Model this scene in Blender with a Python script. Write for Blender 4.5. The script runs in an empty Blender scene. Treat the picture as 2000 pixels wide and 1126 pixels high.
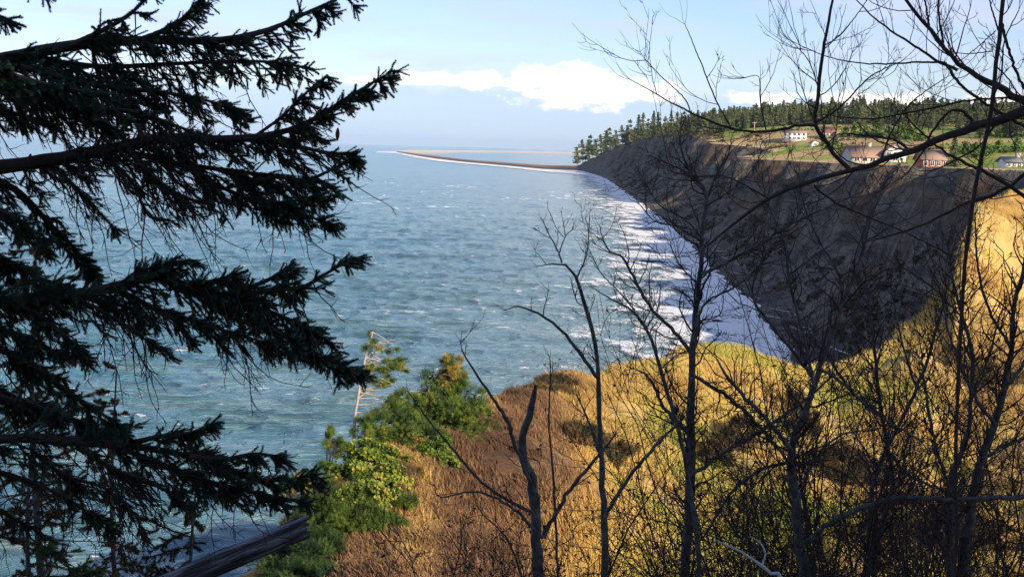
import bpy, math
import numpy as np
from mathutils import Matrix, Vector
RNG = np.random.default_rng(7)
sc = bpy.context.scene
COL = sc.collection
# ------------------------------------------------------------------ camera
H = 45.0
HAZE = 1.8e-5
F = 2414.0
pitch = math.atan(274 / F); roll = math.radians(1.4)
CAM = np.array([0, 0, H])
fw = np.array([0, math.cos(pitch), -math.sin(pitch)])
r0 = np.array([1.0, 0, 0]); u0 = np.cross(r0, fw)
rc = math.cos(roll) * r0 + math.sin(roll) * u0
uc = -math.sin(roll) * r0 + math.cos(roll) * u0
cd = bpy.data.cameras.new('camera'); cam = bpy.data.objects.new('camera', cd); COL.objects.link(cam)
cd.sensor_width = 36; cd.lens = 36 * F / 2000; cd.clip_end = 400000; cd.clip_start = 0.05
cam.matrix_world = Matrix([[rc[0], uc[0], -fw[0], 0], [rc[1], uc[1], -fw[1], 0], [rc[2], uc[2], -fw[2], H], [0, 0, 0, 1]])
sc.camera = cam
def ray(px, py):
    v = fw + (px - 1000) / F * rc - (py - 563) / F * uc
    return v / v[1]
def at(px, py, d): return CAM + ray(px, py) * d
def onz(px, py, z=0.0):
    v = ray(px, py); return CAM + v * ((z - H) / v[2])
def zat(px, py, d): return at(px, py, d)[2]
# ------------------------------------------------------------------ noise
def hsh(ix, iy, s):
    n = (ix.astype(np.int64) * 374761393 + iy.astype(np.int64) * 668265263 + s * 1442695041) & 0x7fffffff
    n = ((n ^ (n >> 13)) * 1274126177) & 0x7fffffff
    return ((n ^ (n >> 16)) & 0xffff) / 65535.0
def vn(x, y, s=0):
    x = np.asarray(x, float); y = np.asarray(y, float)
    ix = np.floor(x); iy = np.floor(y); fx = x - ix; fy = y - iy
    fx = fx * fx * (3 - 2 * fx); fy = fy * fy * (3 - 2 * fy)
    a = hsh(ix, iy, s); b = hsh(ix + 1, iy, s); c = hsh(ix, iy + 1, s); d = hsh(ix + 1, iy + 1, s)
    return (a + (b - a) * fx) * (1 - fy) + (c + (d - c) * fx) * fy
def fbm(x, y, o=4, s=0):
    t = 0; a = .5; 
    for k in range(o):
        t = t + a * (vn(x, y, s + k) * 2 - 1); x = x * 2.03; y = y * 2.03; a *= .5
    return t
def nrm(v): return v / np.maximum(np.linalg.norm(v, axis=-1, keepdims=True), 1e-9)
# ------------------------------------------------------------------ mesh building
class MB:
    def __init__(s): s.v = []; s.f = []; s.t = []; s.n = 0
    def add(s, v, f, t=0.5):
        v = np.asarray(v, float).reshape(-1, 3); f = np.asarray(f, np.int64)
        s.v.append(v); s.f.append(f + s.n); s.n += len(v)
        s.t.append(np.broadcast_to(np.asarray(t, float), (len(v),)) if np.ndim(t) == 0 else np.asarray(t, float))
    def build(s, name, mat, parent=None, smooth=False):
        me = bpy.data.meshes.new(name)
        if s.n:
            v = np.concatenate(s.v)
            loops = np.concatenate([f.ravel() for f in s.f])
            tot = np.concatenate([np.full(len(f), f.shape[1]) for f in s.f])
            st = np.concatenate([[0], np.cumsum(tot)[:-1]])
            me.vertices.add(len(v)); me.vertices.foreach_set('co', v.astype(np.float32).ravel())
            me.loops.add(len(loops)); me.loops.foreach_set('vertex_index', loops.astype(np.int32))
            me.polygons.add(len(tot)); me.polygons.foreach_set('loop_start', st.astype(np.int32))
            me.polygons.foreach_set('loop_total', tot.astype(np.int32))
            if smooth: me.polygons.foreach_set('use_smooth', np.ones(len(tot), bool))
            a = me.attributes.new('tint', 'FLOAT', 'POINT'); a.data.foreach_set('value', np.concatenate(s.t).astype(np.float32))
            me.update(calc_edges=True); me.validate()
        me.materials.append(mat)
        o = bpy.data.objects.new(name, me); COL.objects.link(o)
        if parent is not None:
            o.parent = parent; o.matrix_parent_inverse = Matrix.Translation(-Vector(parent.location)) if parent.rotation_euler.z == 0 and tuple(parent.scale) == (1, 1, 1) else Matrix()
        return o
def tag(o, label=None, cat=None, group=None, kind=None):
    if label: o['label'] = label
    if cat: o['category'] = cat
    if group: o['group'] = group
    if kind: o['kind'] = kind
    return o
def empty(name, loc):
    o = bpy.data.objects.new(name, None); o.location = [float(c) for c in loc]; COL.objects.link(o); return o
REFV = nrm(np.array([.12, .95, .25]))
def tubes(mb, P, R, sides=4, tint=.5, cap=False):
    P = np.asarray(P, float); R = np.asarray(R, float)
    if P.ndim == 2: P = P[None]; R = R[None]
    K, n, _ = P.shape
    if K == 0: return
    T = np.empty_like(P); T[:, 1:-1] = P[:, 2:] - P[:, :-2]; T[:, 0] = P[:, 1] - P[:, 0]; T[:, -1] = P[:, -1] - P[:, -2]
    T = nrm(T); A = nrm(np.cross(T, REFV)); B = np.cross(T, A)
    th = np.arange(sides) * 2 * math.pi / sides
    V = P[:, :, None] + R[:, :, None, None] * (A[:, :, None] * np.cos(th)[None, None, :, None] + B[:, :, None] * np.sin(th)[None, None, :, None])
    base = (np.arange(K) * n * sides)[:, None, None]
    i = np.arange(n - 1)[None, :, None] * sides; j = np.arange(sides)[None, None, :]; j2 = (j + 1) % sides
    fc = np.stack([base + i + j, base + i + j2, base + i + sides + j2, base + i + sides + j], -1).reshape(-1, 4)
    t = np.repeat(np.broadcast_to(tint, (K,)), n * sides) if np.ndim(tint) <= 1 else tint
    mb.add(V.reshape(-1, 3), fc, t)
    if cap:
        mb.add(V[:, -1].reshape(-1, 3), np.arange(K * sides).reshape(K, sides), .5)
        mb.add(V[:, 0].reshape(-1, 3), np.arange(K * sides).reshape(K, sides)[:, ::-1], .5)
def resample(P, R, n):
    P = np.asarray(P, float); R = np.asarray(R, float)
    # catmull-rom then arc-length resample
    Q = []; Rr = []
    m = len(P)
    for i in range(m - 1):
        p0 = P[max(i - 1, 0)]; p1 = P[i]; p2 = P[i + 1]; p3 = P[min(i + 2, m - 1)]
        for t in np.linspace(0, 1, 6)[:-1]:
            Q.append(.5 * (2 * p1 + (p2 - p0) * t + (2 * p0 - 5 * p1 + 4 * p2 - p3) * t * t + (3 * p1 - p0 - 3 * p2 + p3) * t ** 3)); Rr.append(R[i] + (R[i + 1] - R[i]) * t)
    Q.append(P[-1]); Rr.append(R[-1]); Q = np.array(Q); Rr = np.array(Rr)
    s = np.concatenate([[0], np.cumsum(np.linalg.norm(np.diff(Q, axis=0), axis=1))])
    u = np.linspace(0, s[-1], n)
    return np.stack([np.interp(u, s, Q[:, k]) for k in range(3)], 1), np.interp(u, s, Rr), s[-1]
def grow(O, D, L, r, n=6, wig=.25, bias=(0, 0, .1), tip=.35):
    K = len(O); P = np.empty((K, n, 3)); P[:, 0] = O; d = nrm(D.copy())
    st = (L / (n - 1))[:, None]
    for i in range(1, n):
        d = nrm(d + RNG.normal(0, wig, (K, 3)) + np.asarray(bias)); P[:, i] = P[:, i - 1] + d * st
    R = r[:, None] * np.linspace(1, tip, n)[None]
    return P, R
def kids(P, R, m, ang=(35, 65), lf=(.35, .7), tr=(.15, .95), rf=.6, flat=.6):
    K, n, _ = P.shape
    k = np.repeat(np.arange(K), m); t = RNG.uniform(tr[0], tr[1], len(k)) * (n - 1)
    i = np.minimum(t.astype(int), n - 2); f = (t - i)[:, None]
    O = P[k, i] * (1 - f) + P[k, i + 1] * f
    T = nrm(P[k, i + 1] - P[k, i])
    rnd = RNG.normal(0, 1, (len(k), 3)); rnd[:, 1] *= flat
    N = nrm(np.cross(T, rnd)); N[:, 1] *= flat; N = nrm(N)
    a = np.radians(RNG.uniform(ang[0], ang[1], len(k)))[:, None]
    D = T * np.cos(a) + N * np.sin(a)
    Lp = np.linalg.norm(np.diff(P, axis=1), axis=2).sum(1)[k]
    L = Lp * RNG.uniform(lf[0], lf[1], len(k)) * (1.15 - .6 * t / (n - 1))
    r = (R[k, i] * (1 - f[:, 0]) + R[k, i + 1] * f[:, 0]) * rf
    return O, D, L, r
def stamp(mb, tv, tf, O, X, S, tint, rollr=True, up=None):
    """place template (tv along +X) at origins O, axis X, scale S (K,) or (K,3)"""
    K = len(O)
    if K == 0: return
    X = nrm(X); rnd = RNG.normal(0, 1, (K, 3)) if up is None else np.broadcast_to(up, (K, 3)) + RNG.normal(0, .15, (K, 3))
    Y = nrm(np.cross(rnd, X)); Z = np.cross(X, Y)
    S = np.asarray(S, float); S = S[:, None] * np.ones(3) if S.ndim == 1 else S
    V = O[:, None] + tv[None, :, 0:1] * (X * S[:, 0:1])[:, None] + tv[None, :, 1:2] * (Y * S[:, 1:2])[:, None] + tv[None, :, 2:3] * (Z * S[:, 2:3])[:, None]
    fc = (tf[None] + (np.arange(K) * len(tv))[:, None, None]).reshape(-1, tf.shape[1])
    mb.add(V.reshape(-1, 3), fc, np.repeat(np.broadcast_to(tint, (K,)), len(tv)))
# ------------------------------------------------------------------ materials
def newmat(name):
    m = bpy.data.materials.new(name); m.use_nodes = True; nt = m.node_tree
    return m, nt, nt.nodes['Principled BSDF']
def N(nt, typ, **kw):
    n = nt.nodes.new(typ)
    for k, v in kw.items():
        if k in n.inputs.keys(): n.inputs[k].default_value = v
        else: setattr(n, k, v)
    return n
def ramp(nt, stops):
    r = nt.nodes.new('ShaderNodeValToRGB'); e = r.color_ramp.elements
    while len(e) < len(stops): e.new(.5)
    for i, (p, c) in enumerate(stops): e[i].position = p; e[i].color = (*c, 1) if len(c) == 3 else c
    return r
def noise(nt, vec, scale, detail=4, rough=.5, dist=0.):
    n = nt.nodes.new('ShaderNodeTexNoise'); n.inputs['Scale'].default_value = scale; n.inputs['Detail'].default_value = detail
    n.inputs['Roughness'].default_value = rough; n.inputs['Distortion'].default_value = dist
    nt.links.new(vec, n.inputs['Vector']); return n
def mapping(nt, vec, scale=(1, 1, 1), rot=(0, 0, 0)):
    n = nt.nodes.new('ShaderNodeMapping'); n.inputs['Scale'].default_value = scale; n.inputs['Rotation'].default_value = rot
    nt.links.new(vec, n.inputs['Vector']); return n.outputs[0]
def mixc(nt, fac, a, b, mode='MIX'):
    n = nt.nodes.new('ShaderNodeMix'); n.data_type = 'RGBA'; n.blend_type = mode
    for s, v in ((n.inputs[0], fac), (n.inputs[6], a), (n.inputs[7], b)):
        if isinstance(v, (float, int)): s.default_value = v
        elif isinstance(v, tuple): s.default_value = (*v, 1)
        else: nt.links.new(v, s)
    return n.outputs[2]
def mth(nt, op, a, b=0., c=0., clamp=False):
    n = nt.nodes.new('ShaderNodeMath'); n.operation = op; n.use_clamp = clamp
    for s, v in zip(n.inputs, (a, b, c)):
        if isinstance(v, (float, int)): s.default_value = v
        else: nt.links.new(v, s)
    return n.outputs[0]
def sstep(nt, x, a, b):
    n = nt.nodes.new('ShaderNodeMapRange'); n.interpolation_type = 'SMOOTHSTEP'
    nt.links.new(x, n.inputs[0]); n.inputs[1].default_value = a; n.inputs[2].default_value = b; return n.outputs[0]
def bump(nt, b, h, strength, dist=1.):
    n = nt.nodes.new('ShaderNodeBump'); n.inputs['Strength'].default_value = strength; n.inputs['Distance'].default_value = dist
    nt.links.new(h, n.inputs['Height']); nt.links.new(n.outputs[0], b.inputs['Normal']); return n
def tintmat(name, stops, rough=.7, nscale=None, trans=0., rnd=0., spec=.3, bumps=None):
    m, nt, b = newmat(name)
    a = N(nt, 'ShaderNodeAttribute', attribute_name='tint'); f = a.outputs['Fac']
    if rnd:
        oi = N(nt, 'ShaderNodeObjectInfo'); f = mth(nt, 'ADD', f, mth(nt, 'MULTIPLY', mth(nt, 'SUBTRACT', oi.outputs['Random'], .5), rnd))
    if nscale:
        g = N(nt, 'ShaderNodeNewGeometry'); n = noise(nt, g.outputs['Position'], nscale, 4, .6)
        f = mth(nt, 'ADD', f, mth(nt, 'MULTIPLY', mth(nt, 'SUBTRACT', n.outputs[0], .5), .9))
        if bumps: bump(nt, b, n.outputs[0], bumps[0], bumps[1])
    r = ramp(nt, stops); nt.links.new(f, r.inputs[0]); nt.links.new(r.outputs[0], b.inputs['Base Color'])
    b.inputs['Roughness'].default_value = rough; b.inputs['Specular IOR Level'].default_value = spec
    if trans:
        t = N(nt, 'ShaderNodeBsdfTranslucent'); nt.links.new(r.outputs[0], t.inputs[0]); mx = N(nt, 'ShaderNodeMixShader'); mx.inputs[0].default_value = trans
        nt.links.new(b.outputs[0], mx.inputs[1]); nt.links.new(t.outputs[0], mx.inputs[2])
        nt.links.new(mx.outputs[0], nt.nodes['Material Output'].inputs[0])
    return m
M = {}
M['bark_dark'] = tintmat('dark_bark', [(0, (.018, .015, .014)), (.5, (.04, .034, .032)), (1, (.085, .078, .07))], .85, 14., spec=.2, bumps=(.6, .01))
M['bark_alder'] = tintmat('lichen_bark', [(0, (.02, .019, .02)), (.4, (.045, .045, .046)), (.62, (.1, .11, .105)), (.85, (.3, .34, .28))], .8, 22., spec=.25, bumps=(.5, .01))
M['twig'] = tintmat('twig_bark', [(0, (.014, .011, .012)), (1, (.05, .032, .03))], .7, spec=.3)
M['twig_red'] = tintmat('reddish_twig_bark', [(0, (.02, .012, .014)), (1, (.085, .04, .035))], .6, spec=.3)
M['pale_wood'] = tintmat('bleached_wood', [(0, (.2, .18, .16)), (1, (.5, .45, .38))], .8, 8.)
M['white_twig'] = tintmat('peeled_twig', [(0, (.3, .33, .38)), (1, (.5, .55, .6))], .6)
M['needle'] = tintmat('spruce_needles', [(0, (.016, .042, .034)), (.6, (.045, .11, .07)), (1, (.12, .2, .085))], .55, spec=.4, trans=.22)
M['cone'] = tintmat('spruce_cone', [(0, (.05, .018, .012)), (1, (.16, .07, .04))], .7, 60.)
M['fol_green'] = tintmat('wind_conifer_foliage', [(0, (.02, .035, .01)), (.45, (.06, .11, .02)), (.8, (.17, .23, .035)), (1, (.38, .24, .05))], .6, trans=.25)
M['fol_deep'] = tintmat('deep_green_foliage', [(0, (.012, .028, .01)), (.5, (.03, .07, .018)), (1, (.13, .17, .03))], .6, trans=.2)
M['fol_bright'] = tintmat('broadleaf_foliage', [(0, (.06, .1, .015)), (.5, (.16, .24, .03)), (.85, (.4, .42, .06)), (1, (.45, .3, .08))], .5, trans=.35)
M['fol_olive'] = tintmat('olive_brown_foliage', [(0, (.025, .03, .012)), (.5, (.06, .06, .025)), (1, (.17, .095, .04))], .7, trans=.2)
M['far_fol'] = tintmat('far_conifer_foliage', [(0, (.038, .056, .03)), (.5, (.088, .11, .05)), (1, (.165, .17, .075))], .8, rnd=.5)
M['far_green'] = tintmat('far_bright_foliage', [(0, (.05, .085, .02)), (.5, (.1, .165, .035)), (1, (.19, .26, .06))], .8, rnd=.3)
M['grass'] = tintmat('dry_grass_blades', [(0, (.12, .065, .04)), (.25, (.3, .17, .085)), (.5, (.58, .39, .11)), (.7, (.7, .52, .19)), (.85, (.5, .46, .09)), (1, (.26, .3, .045))], .7, trans=.42)
M['leaf_dead'] = tintmat('withered_leaves', [(0, (.02, .012, .01)), (1, (.12, .06, .03))], .8, trans=.2)
def flat(name, c, rough=.6, c2=None, scale=3., spec=.4):
    m, nt, b = newmat(name); g = N(nt, 'ShaderNodeTexCoord'); n = noise(nt, g.outputs['Object'], scale, 4, .6)
    c2 = c2 or tuple(x * .75 for x in c)
    nt.links.new(mixc(nt, n.outputs[0], c, c2), b.inputs['Base Color']); b.inputs['Roughness'].default_value = rough; b.inputs['Specular IOR Level'].default_value = spec
    return m
M['white'] = flat('white_siding', (.8, .78, .74), .6, (.7, .68, .64))
M['cream'] = flat('cream_siding', (.62, .56, .46), .7)
M['red'] = flat('red_siding', (.5, .11, .05), .7, (.4, .08, .04))
M['orange'] = flat('orange_siding', (.62, .26, .09), .7)
M['roof_tan'] = flat('tan_shingles', (.34, .22, .16), .9, (.26, .17, .12))
M['roof_grey'] = flat('grey_shingles', (.2, .19, .19), .9)
M['roof_red'] = flat('reddish_shingles', (.3, .14, .1), .9)
M['brick'] = flat('chimney_brick', (.45, .4, .34), .9)
M['glass'] = flat('window_glass', (.03, .04, .05), .1, spec=.8)
M['pole'] = flat('weathered_pole', (.5, .42, .3), .8)
M['stone'] = flat('pale_stone', (.7, .68, .62), .8, (.5, .48, .42), 8.)

# ------------------------------------------------------------------ far land
def smooth_interp(x, xs, ys): 
    xs = np.array(xs, float); ys = np.array(ys, float)
    m = np.gradient(ys, xs); i = np.clip(np.searchsorted(xs, x) - 1, 0, len(xs) - 2)
    h = xs[i + 1] - xs[i]; t = np.clip((x - xs[i]) / h, 0, 1)
    return (2*t**3-3*t**2+1)*ys[i] + (t**3-2*t**2+t)*h*m[i] + (-2*t**3+3*t**2)*ys[i+1] + (t**3-t**2)*h*m[i+1]
def xfoot(y): return smooth_interp(y, [60, 100, 180, 275, 365, 472, 715, 1207, 2089, 3017, 3100], [50, 56, 64, 74, 82, 88, 104, 125, 156, 146, 146])
def xtop(y):
    off = smooth_interp(y, [60, 275, 715, 850, 1207, 2089, 2600, 2900, 3017, 3100], [34, 34, 35, 38, 44, 48, 40, 22, 5, 2])
    r = np.abs(fbm(y / 42., y * 0 + 3.3, 4, 11)) * 26 - 5 + 16 * np.abs(fbm(y / 110., y * 0 + 1.2, 2, 17))
    k = np.interp(y, [60, 300, 2200, 2900, 3100], [.9, 1.25, 1.2, .3, 0])
    for yc, am, sg in ((520, 11, 7), (430, 12, 7), (690, 9, 9), (800, 8, 10), (345, 8, 6)): r = r - am * np.exp(-((y - yc) / sg) ** 2)
    return xfoot(y) + off + 36 * np.exp(-((y - 935) / 62.) ** 2) + r * k
def zedge(y): return np.interp(y, [60, 275, 472, 715, 850, 1000, 1150, 1300, 1700, 2089, 2400, 2600, 2850, 3017, 3100], [39, 41.3, 40.8, 40.5, 42, 50, 58, 62, 65, 63, 52, 42, 22, 4, 2.5]) 
def zland(x, y):
    x = np.asarray(x, float); y = np.asarray(y, float) + 0 * x
    xt = xtop(y); xf = xfoot(y); i = x - xt
    amp = np.interp(y, [300, 600, 900, 3000, 3100], [11, 13, 20, 20, 2])
    top = zedge(y) + amp * (1 - np.exp(-np.maximum(i, 0) / 95.)) * np.clip(i / 30., 0, 1) + fbm(x / 60., y / 60., 3, 5) * 1.6 * np.clip(i / 20., 0, 1)
    t = np.clip((x - xf) / np.maximum(xt - xf, 1), 0, 1)
    kf = np.interp(y, [1900, 2800], [1, 0]); pr_ = np.interp(t, [0, .3, .62, .74, .9, 1], [0, .17, .42, .68, .93, 1]); face = zedge(y) * (pr_ * kf + (1 - kf) * (.08 * t + .92 * t ** 1.15)) + 1.6
    gul = np.abs(fbm(y / 16. + t * 1.2, t * 1.4, 4, 9)) * 9 * np.sin(np.clip(t, 0, 1) * math.pi) ** .8 * np.interp(y, [2000, 3000], [1, .2])
    beach = np.clip((x - (xf - 22)) / 22., 0, 1) * 2.6 - 1.0 + fbm(x / 6., y / 9., 3, 2) * .25
    return np.where(i > 0, top + 1.6, np.where(x > xf, face - gul * .8 + fbm(x / 5., y / 5., 3, 51) * 1.1 * np.sin(t * math.pi), beach))
def landhit(px, py, d0=200, d1=2500):
    v = ray(px, py)
    d = np.linspace(d0, d1, 4000); P = CAM[None] + v[None] * d[:, None]
    z = zland(P[:, 0], P[:, 1]); k = np.argmax((P[:, 2] < z) & (P[:, 0] > xtop(P[:, 1]) + 7))
    return P[k] if k else None
ys = np.concatenate([np.linspace(60, 300, 90), np.linspace(303, 1300, 380), np.geomspace(1305, 3100, 190)])
tb = np.concatenate([np.linspace(-26, 0, 10), [0]]); 
V = []; 
nf = 64; ni = np.concatenate([[0.01, 3, 8, 15], np.geomspace(22, 2600, 60)])
xf = xfoot(ys); xt = xtop(ys)
rows = []
for c in np.linspace(-26, 0, 9)[:-1]: rows.append(xf + c)
for c in np.linspace(0, 1, nf): rows.append(xf + (xt - xf) * c)
for c in ni: rows.append(xt + c)
X = np.array(rows); Y = np.broadcast_to(ys, X.shape)
Z = zland(X, Y); Z[0] = -2
# horizontal crumble of the face
m_, n_ = X.shape
idx = np.arange(m_ * n_).reshape(m_, n_)
fc = np.stack([idx[:-1, :-1], idx[1:, :-1], idx[1:, 1:], idx[:-1, 1:]], -1).reshape(-1, 4)
# tint = inland flag / brush / lawn
inl = X - xt[None]
tint = np.clip(.5 + inl / 40., 0, 1)
mm, nt, b = newmat('bluff_and_fields')
g = N(nt, 'ShaderNodeNewGeometry'); pos = g.outputs['Position']
sx = N(nt, 'ShaderNodeSeparateXYZ'); nt.links.new(g.outputs['Normal'], sx.inputs[0])
n1 = noise(nt, mapping(nt, pos, (.02, .02, .3)), 1., 5, .65); nv = noise(nt, mapping(nt, pos, (.05, .16, .012)), 1., 6, .7, .4)
n2 = noise(nt, pos, .25, 5, .7)
sed = ramp(nt, [(.38, (.035, .03, .026)), (.47, (.095, .085, .075)), (.54, (.17, .145, .12)), (.66, (.33, .27, .2))])  # sediment tones; dark streaks also put gully shading into the colour
nt.links.new(mth(nt, 'ADD', mth(nt, 'ADD', mth(nt, 'MULTIPLY', n1.outputs[0], .32), mth(nt, 'MULTIPLY', nv.outputs[0], .46)), mth(nt, 'MULTIPLY', n2.outputs[0], .22)), sed.inputs[0])
n3 = noise(nt, pos, .011, 4, .6)
grs = ramp(nt, [(.36, (.44, .3, .15)), (.46, (.46, .33, .16)), (.52, (.22, .29, .06)), (.66, (.17, .26, .045)), (.75, (.4, .32, .13))])
nt.links.new(mth(nt, 'ADD', mth(nt, 'MULTIPLY', n3.outputs[0], .85), mth(nt, 'MULTIPLY', n2.outputs[0], .15)), grs.inputs[0])
at_ = N(nt, 'ShaderNodeAttribute', attribute_name='tint')
edge = mixc(nt, sstep(nt, mth(nt, 'ADD', at_.outputs['Fac'], mth(nt, 'MULTIPLY', n2.outputs[0], .25)), .66, .95), (.58, .42, .24), grs.outputs[0])
slope = sstep(nt, mth(nt, 'ADD', sx.outputs[2], mth(nt, 'MULTIPLY', mth(nt, 'SUBTRACT', n2.outputs[0], .5), .25)), .8, .93)
topf = mth(nt, 'MULTIPLY', slope, sstep(nt, at_.outputs['Fac'], .45, .5))
veg = ramp(nt, [(.52, (0, 0, 0)), (.6, (1, 1, 1))]); n4 = noise(nt, mapping(nt, pos, (.02, .02, .05)), 1., 5, .7); nt.links.new(n4.outputs[0], veg.inputs[0])
face = mixc(nt, mth(nt, 'MULTIPLY', veg.outputs[0], .6), sed.outputs[0], (.14, .085, .05))
nt.links.new(mixc(nt, topf, face, edge), b.inputs['Base Color']); b.inputs['Roughness'].default_value = .95; b.inputs['Specular IOR Level'].default_value = .1
bump(nt, b, mth(nt, 'ADD', n2.outputs[0], mth(nt, 'MULTIPLY', nv.outputs[0], 2.)), .9, 2.5)
mb = MB(); mb.add(np.stack([X, Y, Z], -1).reshape(-1, 3), fc, tint.ravel())
tag(mb.build('coastal_bluff', mm, smooth=True), kind='structure')

# ------------------------------------------------------------------ near terrain
KC = [ # px, bottom(d,py), mid, silhouette
 (-300, (24, 1500), (28, 1400), (32, 1330)), (300, (24, 1420), (28, 1330), (33, 1250)), (500, (26, 1300), (30, 1210), (34, 1150)),
 (600, (26, 1200), (31, 1100), (36, 1020)), (700, (26, 1150), (33, 1020), (40, 905)), (800, (26, 1135), (35, 990), (44, 850)),
 (900, (27, 1130), (37, 980), (47, 826)), (980, (28, 1130), (42, 960), (56, 797)), (1030, (30, 1130), (46, 945), (62, 768)), (1075, (32, 1130), (50, 930), (68, 748)),
 (1170, (38, 1130), (56, 920), (74, 757)), (1270, (42, 1130), (60, 900), (78, 708)), (1340, (44, 1130), (62, 890), (80, 690)),
 (1450, (45, 1130), (64, 890), (82, 696)), (1560, (45, 1130), (66, 890), (84, 724)), (1650, (45, 1130), (70, 880), (92, 718)),
 (1735, (45, 1130), (75, 850), (105, 692)), (1768, (45, 1130), (78, 830), (112, 650)), (1820, (45, 1130), (80, 810), (118, 603)),
 (1860, (45, 1130), (84, 800), (126, 550)), (1874, (45, 1130), (86, 790), (130, 478)), (1900, (45, 1130), (90, 780), (140, 405)),
 (1960, (45, 1130), (92, 760), (150, 388)), (2050, (45, 1120), (95, 740), (165, 372)), (2400, (45, 1100), (100, 700), (190, 345)), (2800, (45, 1060), (100, 640), (190, 330))]
kp = np.array([k[0] for k in KC], float)
kn = []
for px, bq, mq, sq in KC:
    zs = zat(px, sq[1], sq[0]); land = px >= 1895
    kn.append([(0.5, H - 1.7), (6, H - 3.6), (14, H - 7.5), (bq[0], zat(px, bq[1], bq[0])), (mq[0], zat(px, mq[1], mq[0])), (sq[0], zs),
               (sq[0] + (12 if land else 7), zs - (1.0 if land else 5)), (sq[0] + (110 if land else 45), (zs - 12) if land else -2), (sq[0] + (300 if land else 90), 30 if land else -8)])
kn = np.array(kn)   # C,K,2
def zmono(kd, kz, d):
    """monotone-ish cubic through knots, vectorised over rows"""
    out = np.empty(d.shape)
    for r in range(d.shape[0]):
        xs = kd[r]; yy = kz[r]; dl = np.diff(yy) / np.diff(xs)
        m = np.zeros(len(xs)); m[0] = dl[0]; m[-1] = dl[-1]
        m[1:-1] = np.where(dl[:-1] * dl[1:] > 0, 2 * dl[:-1] * dl[1:] / (dl[:-1] + dl[1:] + 1e-12), 0)
        i = np.clip(np.searchsorted(xs, d[r]) - 1, 0, len(xs) - 2); h = xs[i+1] - xs[i]; t = np.clip((d[r] - xs[i]) / h, 0, 1)
        out[r] = (2*t**3-3*t**2+1)*yy[i] + (t**3-2*t**2+t)*h*m[i] + (-2*t**3+3*t**2)*yy[i+1] + (t**3-t**2)*h*m[i+1]
    return out
def knots(px):
    px = np.clip(px, kp[0], kp[-1]); i = np.clip(np.searchsorted(kp, px) - 1, 0, len(kp) - 2)
    t = ((px - kp[i]) / (kp[i + 1] - kp[i]))[:, None, None]; return kn[i] * (1 - t) + kn[i + 1] * t
def nearz(px, d, rough=True):
    """px (C,), d (C,R)"""
    k = knots(px); z = zmono(k[:, :, 0], k[:, :, 1], d)
    if rough:
        x = (px[:, None] - 1000) / F * d
        a = np.clip((d - 10) / 25., 0, 1)
        sdd = (d - 36) / (k[:, 5, 0][:, None] - 36); w_ = np.sin(np.clip(sdd, 0, 1) * math.pi) * np.clip((k[:, 5, 0][:, None] - 50) / 22, 0, 1)
        z = z + w_ * (fbm(x / 13. + d / 40., d / 22., 3, 91) * 5.5)
        z = z + a * (fbm(x / 7., d / 7., 4, 21) * 1.1 + fbm(x / 1.6, d / 1.6, 3, 31) * .35)
    return z
def groundz(px, d): return float(nearz(np.array([float(px)]), np.array([[float(d)]]))[0, 0])
pxs = np.concatenate([np.linspace(-9000, -700, 40), np.linspace(-640, 440, 40), np.linspace(450, 2080, 420), np.linspace(2100, 2900, 40), np.linspace(3100, 11000, 40)])
u = np.concatenate([np.linspace(0, .4, 30, endpoint=False), np.linspace(.4, 1, 210)])
k = knots(pxs); dmax = k[:, -1, 0]; ds = k[:, 5, 0]
dd = np.empty((len(pxs), 240 + 50))
for r in range(len(pxs)):
    dd[r, :30] = np.geomspace(.5, 12, 30); dd[r, 30:200] = np.linspace(12.2, ds[r] + 1, 170); dd[r, 200:290] = np.geomspace(ds[r] + 1.2, dmax[r], 90)
zz = nearz(pxs, dd)
XX = (pxs[:, None] - 1000) / F * dd
idx = np.arange(dd.size).reshape(dd.shape)
fc = np.stack([idx[:-1, :-1], idx[1:, :-1], idx[1:, 1:], idx[:-1, 1:]], -1).reshape(-1, 4)
# colour zone field: 0 red-brown .. .5 golden .. .75 tan sand .. 1 green
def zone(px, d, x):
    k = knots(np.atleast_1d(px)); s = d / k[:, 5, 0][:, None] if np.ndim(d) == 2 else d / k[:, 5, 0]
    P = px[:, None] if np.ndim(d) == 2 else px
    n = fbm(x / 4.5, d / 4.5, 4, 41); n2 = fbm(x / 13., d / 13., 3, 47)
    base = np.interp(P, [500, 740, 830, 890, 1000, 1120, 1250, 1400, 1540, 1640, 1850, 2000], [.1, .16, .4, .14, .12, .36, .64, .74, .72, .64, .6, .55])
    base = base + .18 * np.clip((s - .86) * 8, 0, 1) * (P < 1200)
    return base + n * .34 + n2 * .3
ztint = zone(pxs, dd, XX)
mn, nt, b = newmat('dry_hillside')
g = N(nt, 'ShaderNodeNewGeometry'); pos = g.outputs['Position']
at_ = N(nt, 'ShaderNodeAttribute', attribute_name='tint')
n1 = noise(nt, mapping(nt, pos, (2.5, 2.5, .8)), 1., 6, .7); n2 = noise(nt, pos, .5, 5, .6)
f = mth(nt, 'ADD', at_.outputs['Fac'], mth(nt, 'MULTIPLY', mth(nt, 'SUBTRACT', n1.outputs[0], .5), .5))
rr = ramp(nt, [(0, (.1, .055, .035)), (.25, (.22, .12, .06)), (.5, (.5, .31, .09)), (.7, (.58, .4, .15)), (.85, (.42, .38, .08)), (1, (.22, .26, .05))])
nt.links.new(f, rr.inputs[0])
nt.links.new(mixc(nt, mth(nt, 'MULTIPLY', sstep(nt, n2.outputs[0], .5, .7), .5), rr.outputs[0], (.5, .33, .14)), b.inputs['Base Color'])
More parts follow.
